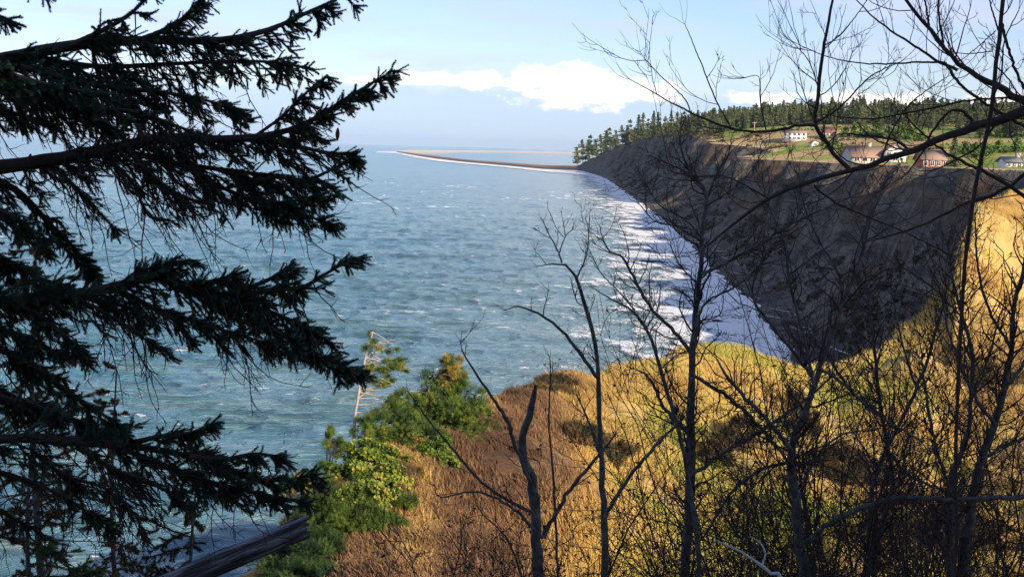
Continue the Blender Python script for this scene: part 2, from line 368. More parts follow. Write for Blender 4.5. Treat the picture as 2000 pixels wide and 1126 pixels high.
b.inputs['Roughness'].default_value = .95; b.inputs['Specular IOR Level'].default_value = .1
bump(nt, b, n1.outputs[0], .8, .3)
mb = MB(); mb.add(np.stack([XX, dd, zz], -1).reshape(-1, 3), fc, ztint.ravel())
tag(mb.build('hillside', mn, smooth=True), kind='structure')
# ground behind the viewpoint
gx, gy = np.meshgrid(np.linspace(-60, 80, 60), np.linspace(-90, 5, 50), indexing='ij')
gz = np.where(gy < .5, H - 1.7 + np.clip(-gy, 0, 60) * .05, H - 1.7 - (gy - .5) * .36) - .12 + fbm(gx / 6, gy / 6, 3, 3) * .1 - np.clip(np.abs(gx) - 30, 0, 50) * .0
idx = np.arange(gx.size).reshape(gx.shape)
fc = np.stack([idx[:-1, :-1], idx[1:, :-1], idx[1:, 1:], idx[:-1, 1:]], -1).reshape(-1, 4)
mb = MB(); mb.add(np.stack([gx, gy, gz], -1).reshape(-1, 3), fc, .2)
tag(mb.build('ground', mn, smooth=True), kind='structure')

# grass blades
def blades(name, count, pxr, srange, hh, ww, label):
    px = RNG.uniform(*pxr, count); k = knots(px)
    s = RNG.uniform(*srange, count) ** .8; d = 25 + (k[:, 5, 0] - 25) * s if False else k[:, 3, 0] * .82 + (k[:, 5, 0] + 1.5 - k[:, 3, 0] * .82) * s
    z = nearz(px, d[:, None])[:, 0]; x = (px - 1000) / F * d
    dens = fbm(x / 3., d / 3., 3, 77)
    sand = (px > 1840) & (s > .55) & (fbm(x / 9., d / 9., 2, 5) > -.12)
    keep = (dens > -.2) & ~(sand & (RNG.random(count) < .8))
    px, d, z, x, dens = px[keep], d[keep], z[keep], x[keep], dens[keep]
    nb = 4; K = len(px) * nb
    O = np.repeat(np.stack([x, d, z - .05], 1), nb, 0) + RNG.normal(0, .12, (K, 3)) * [1, 1, .2]
    h = np.repeat(hh * (1 + dens) * np.interp(px, [600, 950, 1150], [.38, .6, 1]), nb) * RNG.uniform(.5, 1.3, K); w = ww * RNG.uniform(.6, 1.4, K)
    lean = RNG.normal(0, .22, (K, 3)) + np.array([-.15, .1, 0]); lean[:, 2] = 0
    side = nrm(np.stack([RNG.normal(0, 1, K) + 1.2, RNG.normal(0, .7, K), np.zeros(K)], 1)) * w[:, None]
    mid = O + np.stack([0 * h, 0 * h, h * .6], 1) + lean * (h * .45)[:, None]; tp = O + np.stack([0 * h, 0 * h, h * .95], 1) + lean * h[:, None] * 1.3
    V = np.stack([O - side, O + side, mid + side * .8, mid - side * .8, tp + side * .15, tp - side * .15], 1).reshape(-1, 3)
    b0 = (np.arange(K) * 6)[:, None]
    fc = np.concatenate([b0 + [0, 1, 2, 3], b0 + [3, 2, 4, 5]], 0)
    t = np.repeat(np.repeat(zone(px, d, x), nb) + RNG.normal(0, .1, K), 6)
    mb = MB(); mb.add(V, fc, t); tag(mb.build(name, M['grass']), label, 'grass', kind='stuff')
blades('dry_grass', 95000, (545, 2080), (0, 1), .42, .02, 'golden and russet dry grass covering the sunlit headland slopes')

# ------------------------------------------------------------------ sea
mw, nt, b = newmat('sea_water')
g = N(nt, 'ShaderNodeNewGeometry'); pos = g.outputs['Position']
wa = noise(nt, mapping(nt, pos, (.06, .12, 1), (0, 0, .25)), 1., 3, .5, .4)
wb = noise(nt, mapping(nt, pos, (.28, .42, 1), (0, 0, .15)), 1., 5, .6, .6)
wc = noise(nt, mapping(nt, pos, (.9, 2.0, 1), (0, 0, -.1)), 1., 3, .6, .3)
wd = noise(nt, mapping(nt, pos, (.008, .014, 1)), 1., 6, .75)
hgt = mth(nt, 'ADD', mth(nt, 'MULTIPLY', wd.outputs[0], 9.), mth(nt, 'ADD', mth(nt, 'ADD', mth(nt, 'MULTIPLY', wa.outputs[0], .8), mth(nt, 'MULTIPLY', wb.outputs[0], 1.8)), mth(nt, 'MULTIPLY', wc.outputs[0], .25)))
bump(nt, b, hgt, 1., 1.)
big = noise(nt, mapping(nt, pos, (.0022, .0008, 1)), 1., 4, .55, .5)
med = noise(nt, mapping(nt, pos, (.012, .03, 1)), 1., 4, .55, .5)
colr = ramp(nt, [(.35, (.055, .19, .28)), (.5, (.095, .24, .31)), (.65, (.17, .28, .29))])
nt.links.new(mth(nt, 'ADD', mth(nt, 'MULTIPLY', big.outputs[0], .6), mth(nt, 'MULTIPLY', med.outputs[0], .4)), colr.inputs[0])
sx_ = N(nt, 'ShaderNodeSeparateXYZ'); nt.links.new(pos, sx_.inputs[0]); near_ = sstep(nt, mth(nt, 'ADD', sx_.outputs[0], mth(nt, 'MULTIPLY', mth(nt, 'SUBTRACT', med.outputs[0], .5), 90.)), -110., 90.)
colw = mixc(nt, mth(nt, 'MULTIPLY', near_, .8), colr.outputs[0], (.22, .3, .31))
cap = noise(nt, mapping(nt, pos, (.22, .5, 1)), 1., 3, .55, .8)
cap2 = noise(nt, mapping(nt, pos, (.02, .03, 1)), 1., 2, .5)
capf = sstep(nt, mth(nt, 'ADD', cap.outputs[0], mth(nt, 'MULTIPLY', cap2.outputs[0], .22)), .8, .83)
wa_ = N(nt, 'ShaderNodeAttribute', attribute_name='tint'); capf = mth(nt, 'MAXIMUM', capf, sstep(nt, mth(nt, 'ADD', wa_.outputs['Fac'], mth(nt, 'MULTIPLY', mth(nt, 'SUBTRACT', wc.outputs[0], .5), .35)), .97, 1.03))
nt.links.new(mixc(nt, capf, colw, (.85, .85, .82)), b.inputs['Base Color'])
b.inputs['Roughness'].default_value = .14; b.inputs['IOR'].default_value = 1.33; b.inputs['Specular IOR Level'].default_value = .5
mb = MB()
pw = np.concatenate([-np.geomspace(40000, 1500, 14) , np.linspace(-200, 1760, 1000), np.geomspace(2200, 40000, 14)])
dw = np.concatenate([np.geomspace(2, 120, 14)[:-1], H * F / np.linspace(H * F / 120, H * F / 1700, 720), np.geomspace(1760, 300000, 40)])
PW, DW = np.meshgrid(pw, dw, indexing='ij'); XW = (PW - 1000) / F * DW
def rdg(a, b_, s_): return 1 - np.abs(vn(a, b_, s_) * 2 - 1)
wx = XW + 5 * fbm(XW / 30, DW / 30, 2, 71); wy = DW + 5 * fbm(XW / 26, DW / 26, 2, 73) + XW * .12
h1 = rdg(wx / 15, wy / 8.5, 81); h2 = rdg(wx / 6.2 + 3, wy / 3.9 - wx * .04, 83); h3 = vn(wx / 2.4, wy / 1.7, 85)
hgt_ = (h1 ** 1.6 * .95 + h2 ** 1.5 * .5 + h3 * .2) * np.interp(DW, [120, 700, 1700, 3000], [1, 1, .8, 0])
bigp = fbm(XW / 60, DW / 90, 3, 87)
foam_ = (h1 * .55 + h2 * .3 + h3 * .15) + bigp * .22
shf = np.clip(1 - (xfoot(np.clip(DW, 60, 3100)) - XW - 20) / 70, 0, 1)
qs = np.clip((XW - xfoot(np.clip(DW, 60, 3100)) + 110) / 60, 0, 1); hgt_ = hgt_ * (1 - .55 * qs * qs * (3 - 2 * qs) * np.clip((3600 - DW) / 500, 0, 1))
idx = np.arange(XW.size).reshape(XW.shape)
mb.add(np.stack([XW, DW, hgt_ - .75], -1).reshape(-1, 3), np.stack([idx[:-1, :-1], idx[1:, :-1], idx[1:, 1:], idx[:-1, 1:]], -1).reshape(-1, 4), ((foam_ + np.interp(DW, [200, 500, 1100], [.005, .04, .12])) * np.interp(DW, [120, 1600, 1750], [1, 1, 0])).ravel())
tag(mb.build('sea', mw, smooth=True), kind='structure')
# surf strip: v = 0 at the beach .. 1 offshore
def surfmat(name, a0, a1, sc_=(.05, .14)):
    m, nt, b = newmat(name); g = N(nt, 'ShaderNodeNewGeometry'); pos = g.outputs['Position']
    a = N(nt, 'ShaderNodeAttribute', attribute_name='tint')
    n1 = noise(nt, mapping(nt, pos, (sc_[0], sc_[0] * .5, 1), (0, 0, .3)), 1., 6, .62, 1.2)
    n2 = noise(nt, mapping(nt, pos, (sc_[1] * 2.5, sc_[1], 1)), 1., 6, .7, 1.)
    v = mth(nt, 'ADD', mth(nt, 'MULTIPLY', n1.outputs[0], .62), mth(nt, 'MULTIPLY', n2.outputs[0], .38))
    al = sstep(nt, mth(nt, 'SUBTRACT', mth(nt, 'ADD', mth(nt, 'ADD', .5, mth(nt, 'MULTIPLY', mth(nt, 'SUBTRACT', v, .5), 2.1)), .34), mth(nt, 'MULTIPLY', a.outputs['Fac'], .5)), a0, a1)
    b.inputs['Base Color'].default_value = (.82, .82, .8, 1); b.inputs['Roughness'].default_value = .7
    bump(nt, b, v, .9, 1.2)
    t = N(nt, 'ShaderNodeBsdfTransparent'); mx = N(nt, 'ShaderNodeMixShader'); nt.links.new(al, mx.inputs[0]); nt.links.new(t.outputs[0], mx.inputs[1]); nt.links.new(b.outputs[0], mx.inputs[2])
    nt.links.new(mx.outputs[0], nt.nodes['Material Output'].inputs[0]); return m
ms = surfmat('surf_foam', .5, .68, (.07, .3))
ys2 = np.concatenate([np.linspace(70, 1200, 400), np.geomspace(1205, 3300, 120)])
wid = np.interp(ys2, [70, 200, 300, 600, 1000, 1800, 3000, 3300], [54, 50, 46, 46, 46, 46, 40, 32])
cs = np.linspace(0, 1, 24)
x0 = xfoot(ys2) - 8
SX = x0[:, None] - (wid[:, None] + 12) * cs[None]; SY = np.broadcast_to(ys2[:, None], SX.shape)
SZ = .16 + fbm(SX / 9., SY / 14., 3, 8) * .5 * (1 - cs)[None] * 1 + .25
idx = np.arange(SX.size).reshape(SX.shape)
mb = MB(); mb.add(np.stack([SX, SY, SZ], -1).reshape(-1, 3), np.stack([idx[:-1, :-1], idx[:-1, 1:], idx[1:, 1:], idx[1:, :-1]], -1).reshape(-1, 4), np.broadcast_to(cs, SX.shape).ravel())
tag(mb.build('surf', ms, smooth=True), 'white breaking surf along the beach below the dark bluff', 'surf', kind='stuff')
# ------------------------------------------------------------------ spit
def ribbon(name, ctr, wpx, zh, mat, n=140, jit=.12):
    """ctr: list of (px, py_front, py_back)"""
    c = np.array(ctr, float); t = np.linspace(0, len(c) - 1, n); cc = np.stack([np.interp(t, np.arange(len(c)), c[:, k]) for k in range(3)], 1)
    A = np.array([onz(a, b_) for a, b_, _ in cc]); B = np.array([onz(a, d_) for a, _, d_ in cc])
    rows = []
    for q in np.linspace(0, 1, 9):
        P = A + (B - A) * q; z = zh * math.sin(q * math.pi) ** .6 * (1 + .3 * (vn(P[:, 0] / 60, P[:, 1] / 60, 3) * 2 - 1)) if 0 < q < 1 else np.full(n, -1.5)
        rows.append(np.stack([P[:, 0], P[:, 1], z + 0 * P[:, 0]], 1))
    V = np.array(rows); idx = np.arange(9 * n).reshape(9, n)
    mb = MB(); mb.add(V.reshape(-1, 3), np.stack([idx[:-1, :-1], idx[:-1, 1:], idx[1:, 1:], idx[1:, :-1]], -1).reshape(-1, 4), np.repeat(np.linspace(0, 1, 9), n))
    return mb.build(name, mat, smooth=True)
mspit = tintmat('spit_gravel', [(.15, (.1, .075, .06)), (.5, (.24, .17, .12)), (.9, (.42, .32, .22))], .95, .03, spec=.1)
msand = tintmat('spit_sand', [(0, (.6, .5, .38)), (1, (.78, .68, .54))], .95, .02, spec=.1)
tag(ribbon('gravel_spit', [(1135, 334.5, 323), (1060, 331, 322.5), (980, 323, 317), (900, 316, 310.5), (850, 310, 304), (820, 305.5, 301), (795, 301, 297.5), (775, 297.2, 295.2)], 0, 3.2, mspit), kind='structure')
tag(ribbon('sand_bar', [(768, 295.8, 294.8), (800, 299.5, 292.4), (850, 300, 292.6), (900, 298.3, 293.4), (1000, 298.6, 294.6), (1070, 300.2, 296.2), (1150, 302, 298)], 0, 2.0, msand), kind='structure')
ms2 = surfmat('spit_foam', .3, .42, (.004, .01))
def foamline(name, pts, label):
    c = np.array(pts, float); n = 160; t = np.linspace(0, len(c) - 1, n); cc = np.stack([np.interp(t, np.arange(len(c)), c[:, k]) for k in range(3)], 1)
    A = np.array([onz(a, b_, .3) for a, b_, _ in cc]); B = np.array([onz(a, d_, .3) for a, _, d_ in cc])
    V = np.array([A + (B - A) * q for q in np.linspace(0, 1, 6)]); idx = np.arange(6 * n).reshape(6, n)
    mb = MB(); mb.add(V.reshape(-1, 3), np.stack([idx[:-1, :-1], idx[:-1, 1:], idx[1:, 1:], idx[1:, :-1]], -1).reshape(-1, 4), np.repeat(np.abs(np.linspace(-1, .7, 6)), n) * .9)
    tag(mb.build(name, ms2), label, 'surf', kind='stuff')
foamline('spit_surf', [(1150, 343, 333), (1060, 334.5, 330), (980, 326, 322.5), (900, 319, 315.5), (850, 314, 309.5), (820, 309, 305), (795, 304, 300), (770, 299, 295.5), (735, 298, 296)], 'thin white surf breaking along the outer side of the gravel spit')

# ------------------------------------------------------------------ far conifers
def far_conifer(name, seed, h=24., w=4.2, lean=0., bare=.12, ntier=17, mat='far_fol', wind=0., cl=1.):
    rng = np.random.default_rng(seed); root = empty(name, (0, 0, 0))
    mb = MB(); n = 7; t = np.linspace(0, 1, n)
    P = np.stack([lean * h * t ** 1.5, 0 * t, h * t], 1); tubes(mb, P, .32 * (1 - t * .9) * h / 24, 5); mb.build('trunk', M['bark_dark'], root)
    fb = MB(); V = []; T = []
    for k in range(ntier):
        q = bare + (1 - bare) * (k + rng.random() * .6) / ntier
        if rng.random() < .1: continue
        rad = w * (1 - q) ** .75 * rng.uniform(.65, 1.25) + .35
        nb = int(5 + rad * 3.2)
        for j in range(nb):
            a = rng.random() * 6.283; asym = 1 + wind * math.cos(a); L = rad * rng.uniform(.6, 1.15) * asym
            c = np.array([lean * h * q ** 1.5, 0, h * q]); o = np.array([math.cos(a), math.sin(a), 0])
            for s in np.linspace(.3, 1, max(2, int(L / 1.2))):
                p = c + o * L * s + np.array([0, 0, -.18 * L * s + rng.normal(0, .25)])
                sz = cl * rng.uniform(.45, 1.0) * (1.25 - s * .5)
                for e in range(2):
                    d1 = rng.normal(0, 1, 3); d1 /= np.linalg.norm(d1); d2 = np.cross(d1, rng.normal(0, 1, 3)); d2 /= np.linalg.norm(d2)
                    V += [p + d1 * sz, p - d1 * sz * .5 + d2 * sz * .8, p - d1 * sz * .5 - d2 * sz * .8]; T += [rng.uniform(.1, .9)] * 3
    V = np.array(V); fb.add(V, np.arange(len(V)).reshape(-1, 3), np.array(T)); fb.build('crown', M[mat], root)
    return root
def copy_tree(o, parent=None):
    c = o.copy(); COL.objects.link(c)
    if parent is not None: c.parent = parent
    for ch in [x for x in ALLCH.get(o.name, [])]:
        d = ch.copy(); COL.objects.link(d); d.parent = c; d.matrix_parent_inverse = Matrix()
    return c
protos = [far_conifer('conifer_tree', 100 + i, 24, 4.6 + .7 * (i % 3), 0, .04 + .05 * (i % 3), 15 + i % 4, cl=1.35) for i in range(6)]
pines = [far_conifer('shore_pine', 200 + i, 20, 5.6, .06 * (i % 3 - 1) - .05, .16 + .1 * (i % 2), 10, wind=-.35, cl=1.5) for i in range(4)]
hedges = [far_conifer('round_tree', 300 + i, 7, 4.5, 0, .15, 8, 'far_green', cl=1.1) for i in range(3)]
for i_ in (2, 5):
    for c_ in list(protos[i_].children): bpy.data.objects.remove(c_)
    bpy.data.objects.remove(protos[i_]); protos[i_] = far_conifer('conifer_tree', 140 + i_, 22, 5.6, .02, .22, 9, cl=1.75)
ALLCH = {}
for o in bpy.data.objects:
    if o.parent is not None: ALLCH.setdefault(o.parent.name, []).append(o)
used = {}
def put(proto, p, s, rz, label, cat, group=None, sz=None):
    if used.get(proto.name): o = copy_tree(proto)
    else: o = proto; used[proto.name] = True
    o.location = [float(c) for c in p]; o.scale = (s, s, sz or s); o.rotation_euler = (0, 0, rz)
    tag(o, label, cat, group); return o
# forest positions
fr = np.random.default_rng(5); cand = []
while len(cand) < 1700:
    px = fr.uniform(1255, 2120); d = fr.uniform(850, 2050) if px > 1330 else fr.uniform(1350, 2300); x = (px - 1000) / F * d
    i = x - float(xtop(np.array(float(d)))); thr = 28 if d > 1150 else 120 + (1150 - d) * .1
    if d < 1080 and px < 1620: continue
    if i < thr: continue
    z = float(zland(x, d)); pyt = 303 - (z + 20 - H) / d * F
    if d > 1900 and px > 1420 : continue
    cand.append((d, x, z, px))
cand.sort()
front = cand[:150]; rest = cand[150:]; tall = sorted(rest, key=lambda c: -(c[2] + 22 - H) / c[0])
ind = front + tall[:130]; st = tall[130:]
for d, x, z, px in ind:
    put(protos[fr.integers(6)], (x, d, z - .5), fr.uniform(.5, 1.02), fr.uniform(0, 6.28), 'dark green conifer in the forest on the far ridge above the houses', 'conifer', 'conifers of the ridge forest')
mb = MB()
pm = []
for p in protos:
    cr = [c for c in ALLCH[p.name] if c.name.startswith('crown')][0].data; a = np.empty(len(cr.vertices) * 3, np.float32); cr.vertices.foreach_get('co', a); tt = np.empty(len(cr.vertices), np.float32); cr.attributes['tint'].data.foreach_get('value', tt); pm.append((a.reshape(-1, 3), tt))
for d, x, z, px in st:
    v, tt = pm[fr.integers(6)]; s = fr.uniform(.7, 1.1); a = fr.uniform(0, 6.28); c, q = math.cos(a), math.sin(a)
    w = v * s; w = np.stack([w[:, 0] * c - w[:, 1] * q + x, w[:, 0] * q + w[:, 1] * c + d, w[:, 2] + z - .5], 1)
    mb.add(w, np.arange(len(w)).reshape(-1, 3), tt + fr.uniform(-.2, .2))
tag(mb.build('ridge_forest', M['far_fol']), 'dense mass of conifer forest filling the far ridge', 'forest', kind='stuff')
# trees at the cliff edge
k = 0
for px, ytop, hpx in [(1122, 285, 32), (1131, 272, 40), (1141, 268, 38), (1150, 262, 42), (1158, 270, 30), (1166, 262, 34), (1176, 250, 42), (1186, 248, 40), (1197, 252, 34), (1207, 244, 38), (1216, 240, 38),
                      (1226, 232, 42), (1237, 222, 48), (1246, 218, 52), (1256, 226, 42), (1266, 216, 50), (1275, 214, 52), (1288, 222, 40), (1300, 214, 44), (1312, 216, 40), (1325, 212, 40), (1338, 216, 36), (1352, 210, 40), (1366, 212, 38), (1381, 208, 40), (1396, 212, 36), (1230, 245, 30), (1262, 240, 30), (1192, 262, 26), (1212, 255, 28)]:
    d = 2930; best = None
    dc = np.linspace(1150, 3010, 900); xx = (px - 1000) / F * dc; xe = xtop(dc); j = np.argmin(np.abs(xx - (xe + 4)))
    d = dc[j]; x = xx[j]; z = float(zland(x, d)); hm = (z - zat(px, ytop, d)) * -1
    hm = max(hm, 12)
    if px < 1235: put(pines[k % 4], (x, d, z - .6), hm / 20, fr.uniform(-.5, .5), 'wind-bent pine on the far bluff brink, left of the ridge forest', 'pine tree', 'pines along the far bluff brink')
    else: put(protos[k % 6], (x, d, z - .6), hm / 24 , fr.uniform(0, 6), 'tall conifer standing at the edge of the high far bluff', 'conifer', 'conifers at the far bluff edge')
    k += 1
for q in range(70):
    d = float(fr.uniform(1250, 2850)); x = float(xtop(np.array(d))) + fr.uniform(3, 34); z = float(zland(x, d)); px = 1000 + F * x / d
    hm = fr.uniform(10, 22) * (1.25 if d > 2000 else 1)
    put(protos[q % 6], (x, d, z - 1.2), hm / 24, fr.uniform(0, 6), 'tall conifer standing at the edge of the high far bluff', 'conifer', 'conifers at the far bluff edge')
mb = MB(); K = 2600; d = fr.uniform(1150, 2950, K); x = xtop(d) + fr.uniform(-3, 30, K); z = zland(x, d)
tv = nrm(fr.normal(0, 1, (30, 3))) * fr.uniform(.3, 1, (30, 1)); stamp(mb, tv, np.arange(30).reshape(-1, 3), np.stack([x, d, z + .8], 1), fr.normal(0, 1, (K, 3)), fr.uniform(1.2, 3.2, K), fr.uniform(.1, 1, K))
tag(mb.build('edge_brush', M['fol_olive']), 'brown brush massed under the conifers along the far bluff edge', 'brush', kind='stuff')
# bright round trees around the houses
k = 0
for px, py, s in [(1650, 268, .9), (1668, 266, 1.1), (1690, 268, 1.), (1712, 270, 1.2), (1735, 268, 1.), (1758, 268, 1.1), (1780, 272, 1.2), (1800, 276, .9), (1612, 285, .7), (1632, 292, .9), (1640, 300, .6), (1885, 300, 1.), (1905, 306, 1.1), (1930, 304, .9), (1950, 298, 1.), (1985, 296, 1.1), (1865, 298, .8), (1548, 262, .5), (1510, 258, .6), (1490, 262, .4), (1440, 258, .5)]:
    p = landhit(px, py, 250, 1600)
    if p is None: continue
    sc_ = s * max(.6, min(1.5, p[1] / 600))
    put(hedges[k % 3], p - [0, 0, .3], sc_, k * 1.3, 'bright green rounded tree among the bluff-top houses', 'tree', 'bright trees among the houses'); k += 1
for px, py, s in [(1642, 316, .36), (1862, 330, .42)]:
    p = landhit(px, py, 250, 1600); put(protos[2 + (px > 1700)], p - [0, 0, .3], s, .4, 'small dark cypress %s' % ('beside the brown-roofed house' if px < 1700 else 'right of the red house'), 'tree')
# low brush along the plateau
mb = MB(); K = 5200
d = fr.uniform(380, 1400, K); x = xtop(d) + fr.exponential(28, K); z = zland(x, d); keep = (fbm(x / 25., d / 25., 3, 61) > .08) & ~((d < 950) & (x - xtop(d) < 45)); d = d[keep]; x = x[keep]; z = z[keep]
tv = []; 
for e in range(7):
    a = fr.normal(0, 1, 3); a /= np.linalg.norm(a); c = np.cross(a, fr.normal(0, 1, 3)); c /= np.linalg.norm(c); o = fr.normal(0, .5, 3); tv += [o + a * .8, o - a * .4 + c * .7, o - a * .4 - c * .7]
tv = np.array(tv)
stamp(mb, tv, np.arange(21).reshape(-1, 3), np.stack([x, d, z + .3], 1), fr.normal(0, 1, (len(x), 3)), fr.uniform(.5, 1.4, len(x)), fr.uniform(.2, 1, len(x)))
tag(mb.build('brush', M['fol_olive']), 'low brown brush dotting the plateau behind the bluff edge', 'brush', kind='stuff')

mb = MB(); K = 9000; d = fr.uniform(180, 2400, K); t_ = fr.uniform(.02, .72, K); x = xfoot(d) + (xtop(d) - xfoot(d)) * t_; z = zland(x, d); kk = fbm(x / 18., d / 40., 3, 66) > .1; x, d, z = x[kk], d[kk], z[kk]
stamp(mb, tv, np.arange(len(tv)).reshape(-1, 3), np.stack([x, d, z + .2], 1), fr.normal(0, 1, (len(x), 3)), fr.uniform(.35, 1.2, len(x)), fr.uniform(0, .7, len(x)))
tag(mb.build('bluff_scrub', M['fol_olive']), 'dark scrub clinging in patches to the shaded bluff face', 'scrub', kind='stuff')
mb = MB(); K = 260; d = fr.uniform(230, 2600, K); x = xfoot(d) - fr.uniform(-2, 9, K); z = zland(x, d) + .25; a = fr.uniform(-.5, .5, K); L_ = fr.uniform(2, 6, K); o_ = np.stack([np.sin(a) * L_, np.cos(a) * L_, 0 * a], 1); c_ = np.stack([x, d, z], 1)
tubes(mb, np.stack([c_ - o_, c_ + o_], 1), np.tile([.2, .12], (K, 1)), 5, fr.uniform(0, 1, K)); tag(mb.build('driftwood', M['pale_wood']), 'driftwood logs strewn along the beach at the foot of the bluff', 'driftwood', kind='stuff')
# ------------------------------------------------------------------ houses
def box(mb, x0, x1, y0, y1, z0, z1):
    v = [(x0, y0, z0), (x1, y0, z0), (x1, y1, z0), (x0, y1, z0), (x0, y0, z1), (x1, y0, z1), (x1, y1, z1), (x0, y1, z1)]
    mb.add(v, [(0, 3, 2, 1), (4, 5, 6, 7), (0, 1, 5, 4), (1, 2, 6, 5), (2, 3, 7, 6), (3, 0, 4, 7)])
def house(name, px, py, wpx, hw, rh, wall, roof, label, depth=8, rz=0., gable='side', wins=4, storeys=1, chim=True, d=None, front=None, winmat=None):
    p = landhit(px, py, 250, 1600) if d is None else np.array([(px - 1000) / F * d, d, zland((px - 1000) / F * d, d)])
    wpx, hw, rh = wpx * .88, hw * .85, rh * .82; W = wpx / F * p[1] / 2; D = depth / 2; hh = hw / F * p[1]; rr = rh / F * p[1]
    root = empty(name, p - [0, 0, .4]); root.rotation_euler = (0, 0, rz)
    tag(root, label, 'house')
    def B(mb, nm, mt, par=root):
        o = mb.build(nm, mt); o.parent = par; o.matrix_parent_inverse = Matrix(); return o
    mb = MB(); box(mb, -W, W, -D, D, -1.5, hh)
    if gable == 'front':
        mb.add([(-W, -D, hh), (W, -D, hh), (0, -D, hh + rr * .92), (-W, D, hh), (W, D, hh), (0, D, hh + rr * .92)], [(0, 1, 2), (4, 3, 5)])
    else:
        mb.add([(-W, -D, hh), (-W, D, hh), (-W, 0, hh + rr * .92), (W, -D, hh), (W, D, hh), (W, 0, hh + rr * .92)], [(1, 0, 2), (3, 4, 5)])
    B(mb, 'wall', M[wall])
    mb = MB(); e = .5; th = .22
    if gable == 'front':
        sl = rr / W
        for s in (-1, 1):
            a = [(s * (W + e), -D - e, hh - e * sl), (0, -D - e, hh + rr), (0, D + e, hh + rr), (s * (W + e), D + e, hh - e * sl)]
            v = a + [(x, y, z + th) for x, y, z in a]; mb.add(v, [(0, 1, 2, 3), (7, 6, 5, 4), (0, 4, 5, 1), (1, 5, 6, 2), (2, 6, 7, 3), (3, 7, 4, 0)])
    else:
        sl = rr / D; hip = W * .35 if gable == 'hip' else -e
        for s in (-1, 1):
            a = [(-W - e, s * (D + e), hh - e * sl), (W + e, s * (D + e), hh - e * sl), (W - hip, 0, hh + rr), (-W + hip, 0, hh + rr)]
            v = a + [(x, y, z + th) for x, y, z in a]; mb.add(v, [(0, 1, 2, 3), (7, 6, 5, 4), (0, 4, 5, 1), (1, 5, 6, 2), (2, 6, 7, 3), (3, 7, 4, 0)])
        if gable == 'hip':
            for s in (-1, 1): mb.add([(s * (W + e), -D - e, hh - e * sl + .1), (s * (W + e), D + e, hh - e * sl + .1), (s * (W - hip), 0, hh + rr + .1)], [(0, 1, 2)])
    B(mb, 'roof', M[roof])
    if chim:
        mb = MB(); box(mb, W * .3, W * .3 + 1.1, -.5, .5, hh + rr * .2, hh + rr + 1.2); box(mb, W * .3 - .1, W * .3 + 1.2, -.6, .6, hh + rr + 1.2, hh + rr + 1.4); B(mb, 'chimney', M['brick'])
    if front:
        mb = MB(); box(mb, W * front[0], W * front[1], -D - .12, -D, -.5, hh - .15); B(mb, 'front_panel', M[front[2]])
    sh = hh / storeys
    for st_ in range(storeys):
        for j in range(wins):
            cx = -W + (j + .5) * 2 * W / wins; ww = min(W / wins * .55, 1.1); z0 = st_ * sh + sh * .32; z1 = st_ * sh + sh * .8
            if z1 - z0 < .5: continue
            m2 = MB(); y_ = -D - (.26 if front else .06)
            box(m2, cx - ww - .12, cx + ww + .12, y_, -D - .005, z1, z1 + .12); box(m2, cx - ww - .12, cx + ww + .12, y_, -D - .005, z0 - .12, z0)
            box(m2, cx - ww - .12, cx - ww, y_, -D - .005, z0, z1); box(m2, cx + ww, cx + ww + .12, y_, -D - .005, z0, z1); box(m2, cx - .05, cx + .05, y_, -D - .005, z0, z1)
            f_ = B(m2, 'window', M['white'])
            m3 = MB(); box(m3, cx - ww, cx + ww, -D - (.2 if front else .03), -D - .002, z0, z1); B(m3, 'pane', M['glass'], f_)
    mb = MB(); box(mb, W * .62, W * .62 + .95, -D - .18, -D - .004, -.4, min(2.1, sh * .8)); B(mb, 'door', M['cream'])
    return root
house('white_house', 1552, 273, 50, 17, 6, 'white', 'roof_tan', 'large white two-storey house alone on the slope above the lawn', 12, -.25, 'side', 5, 2, False)
house('hip_roof_house', 1616, 268, 36, 12, 11, 'cream', 'roof_red', 'cream house with reddish hipped roof just right of the white house', 10, .1, 'hip', 4, 1, False)
house('brown_roof_house', 1684, 316, 72, 14, 25, 'cream', 'roof_tan', 'low house under a wide tan-brown roof with pale chimney', 11, .12, 'side', 4, 1, True)
house('gabled_house', 1745, 314, 44, 24, 16, 'white', 'roof_tan', 'white tall gabled house between the brown-roofed and red houses', 9, -.15, 'front', 3, 2, False)
house('red_house', 1818, 326, 56, 21, 20, 'red', 'roof_tan', 'red and orange house with tan roof and white windows', 8, -.05, 'side', 4, 1, False, front=(.35, .98, 'orange'))
house('grey_roof_house', 1976, 326, 44, 15, 10, 'white', 'roof_grey', 'low white house with grey roof at the right edge behind branches', 8, -.1, 'side', 4, 1, True)
house('garden_shed', 1590, 284, 17, 7, 5, 'white', 'roof_grey', 'small pale shed below the hip-roofed house', 4, .3, 'front', 1, 1, False)
p = landhit(1473, 258, 300, 1600); rt = empty('utility_pole', p); tag(rt, 'pale utility pole standing left of the white house', 'utility pole')
mb = MB(); h = 20 / F * p[1]; tubes(mb, np.array([p, p + [0, 0, h]]), np.array([.35, .28]), 6, cap=True); mb.build('pole', M['pole'], rt)
mb = MB(); tubes(mb, np.array([p + [-2.2, 0, h * .88], p + [2.2, 0, h * .88]]), np.array([.18, .18]), 4, cap=True); mb.build('crossarm', M['pole'], rt)

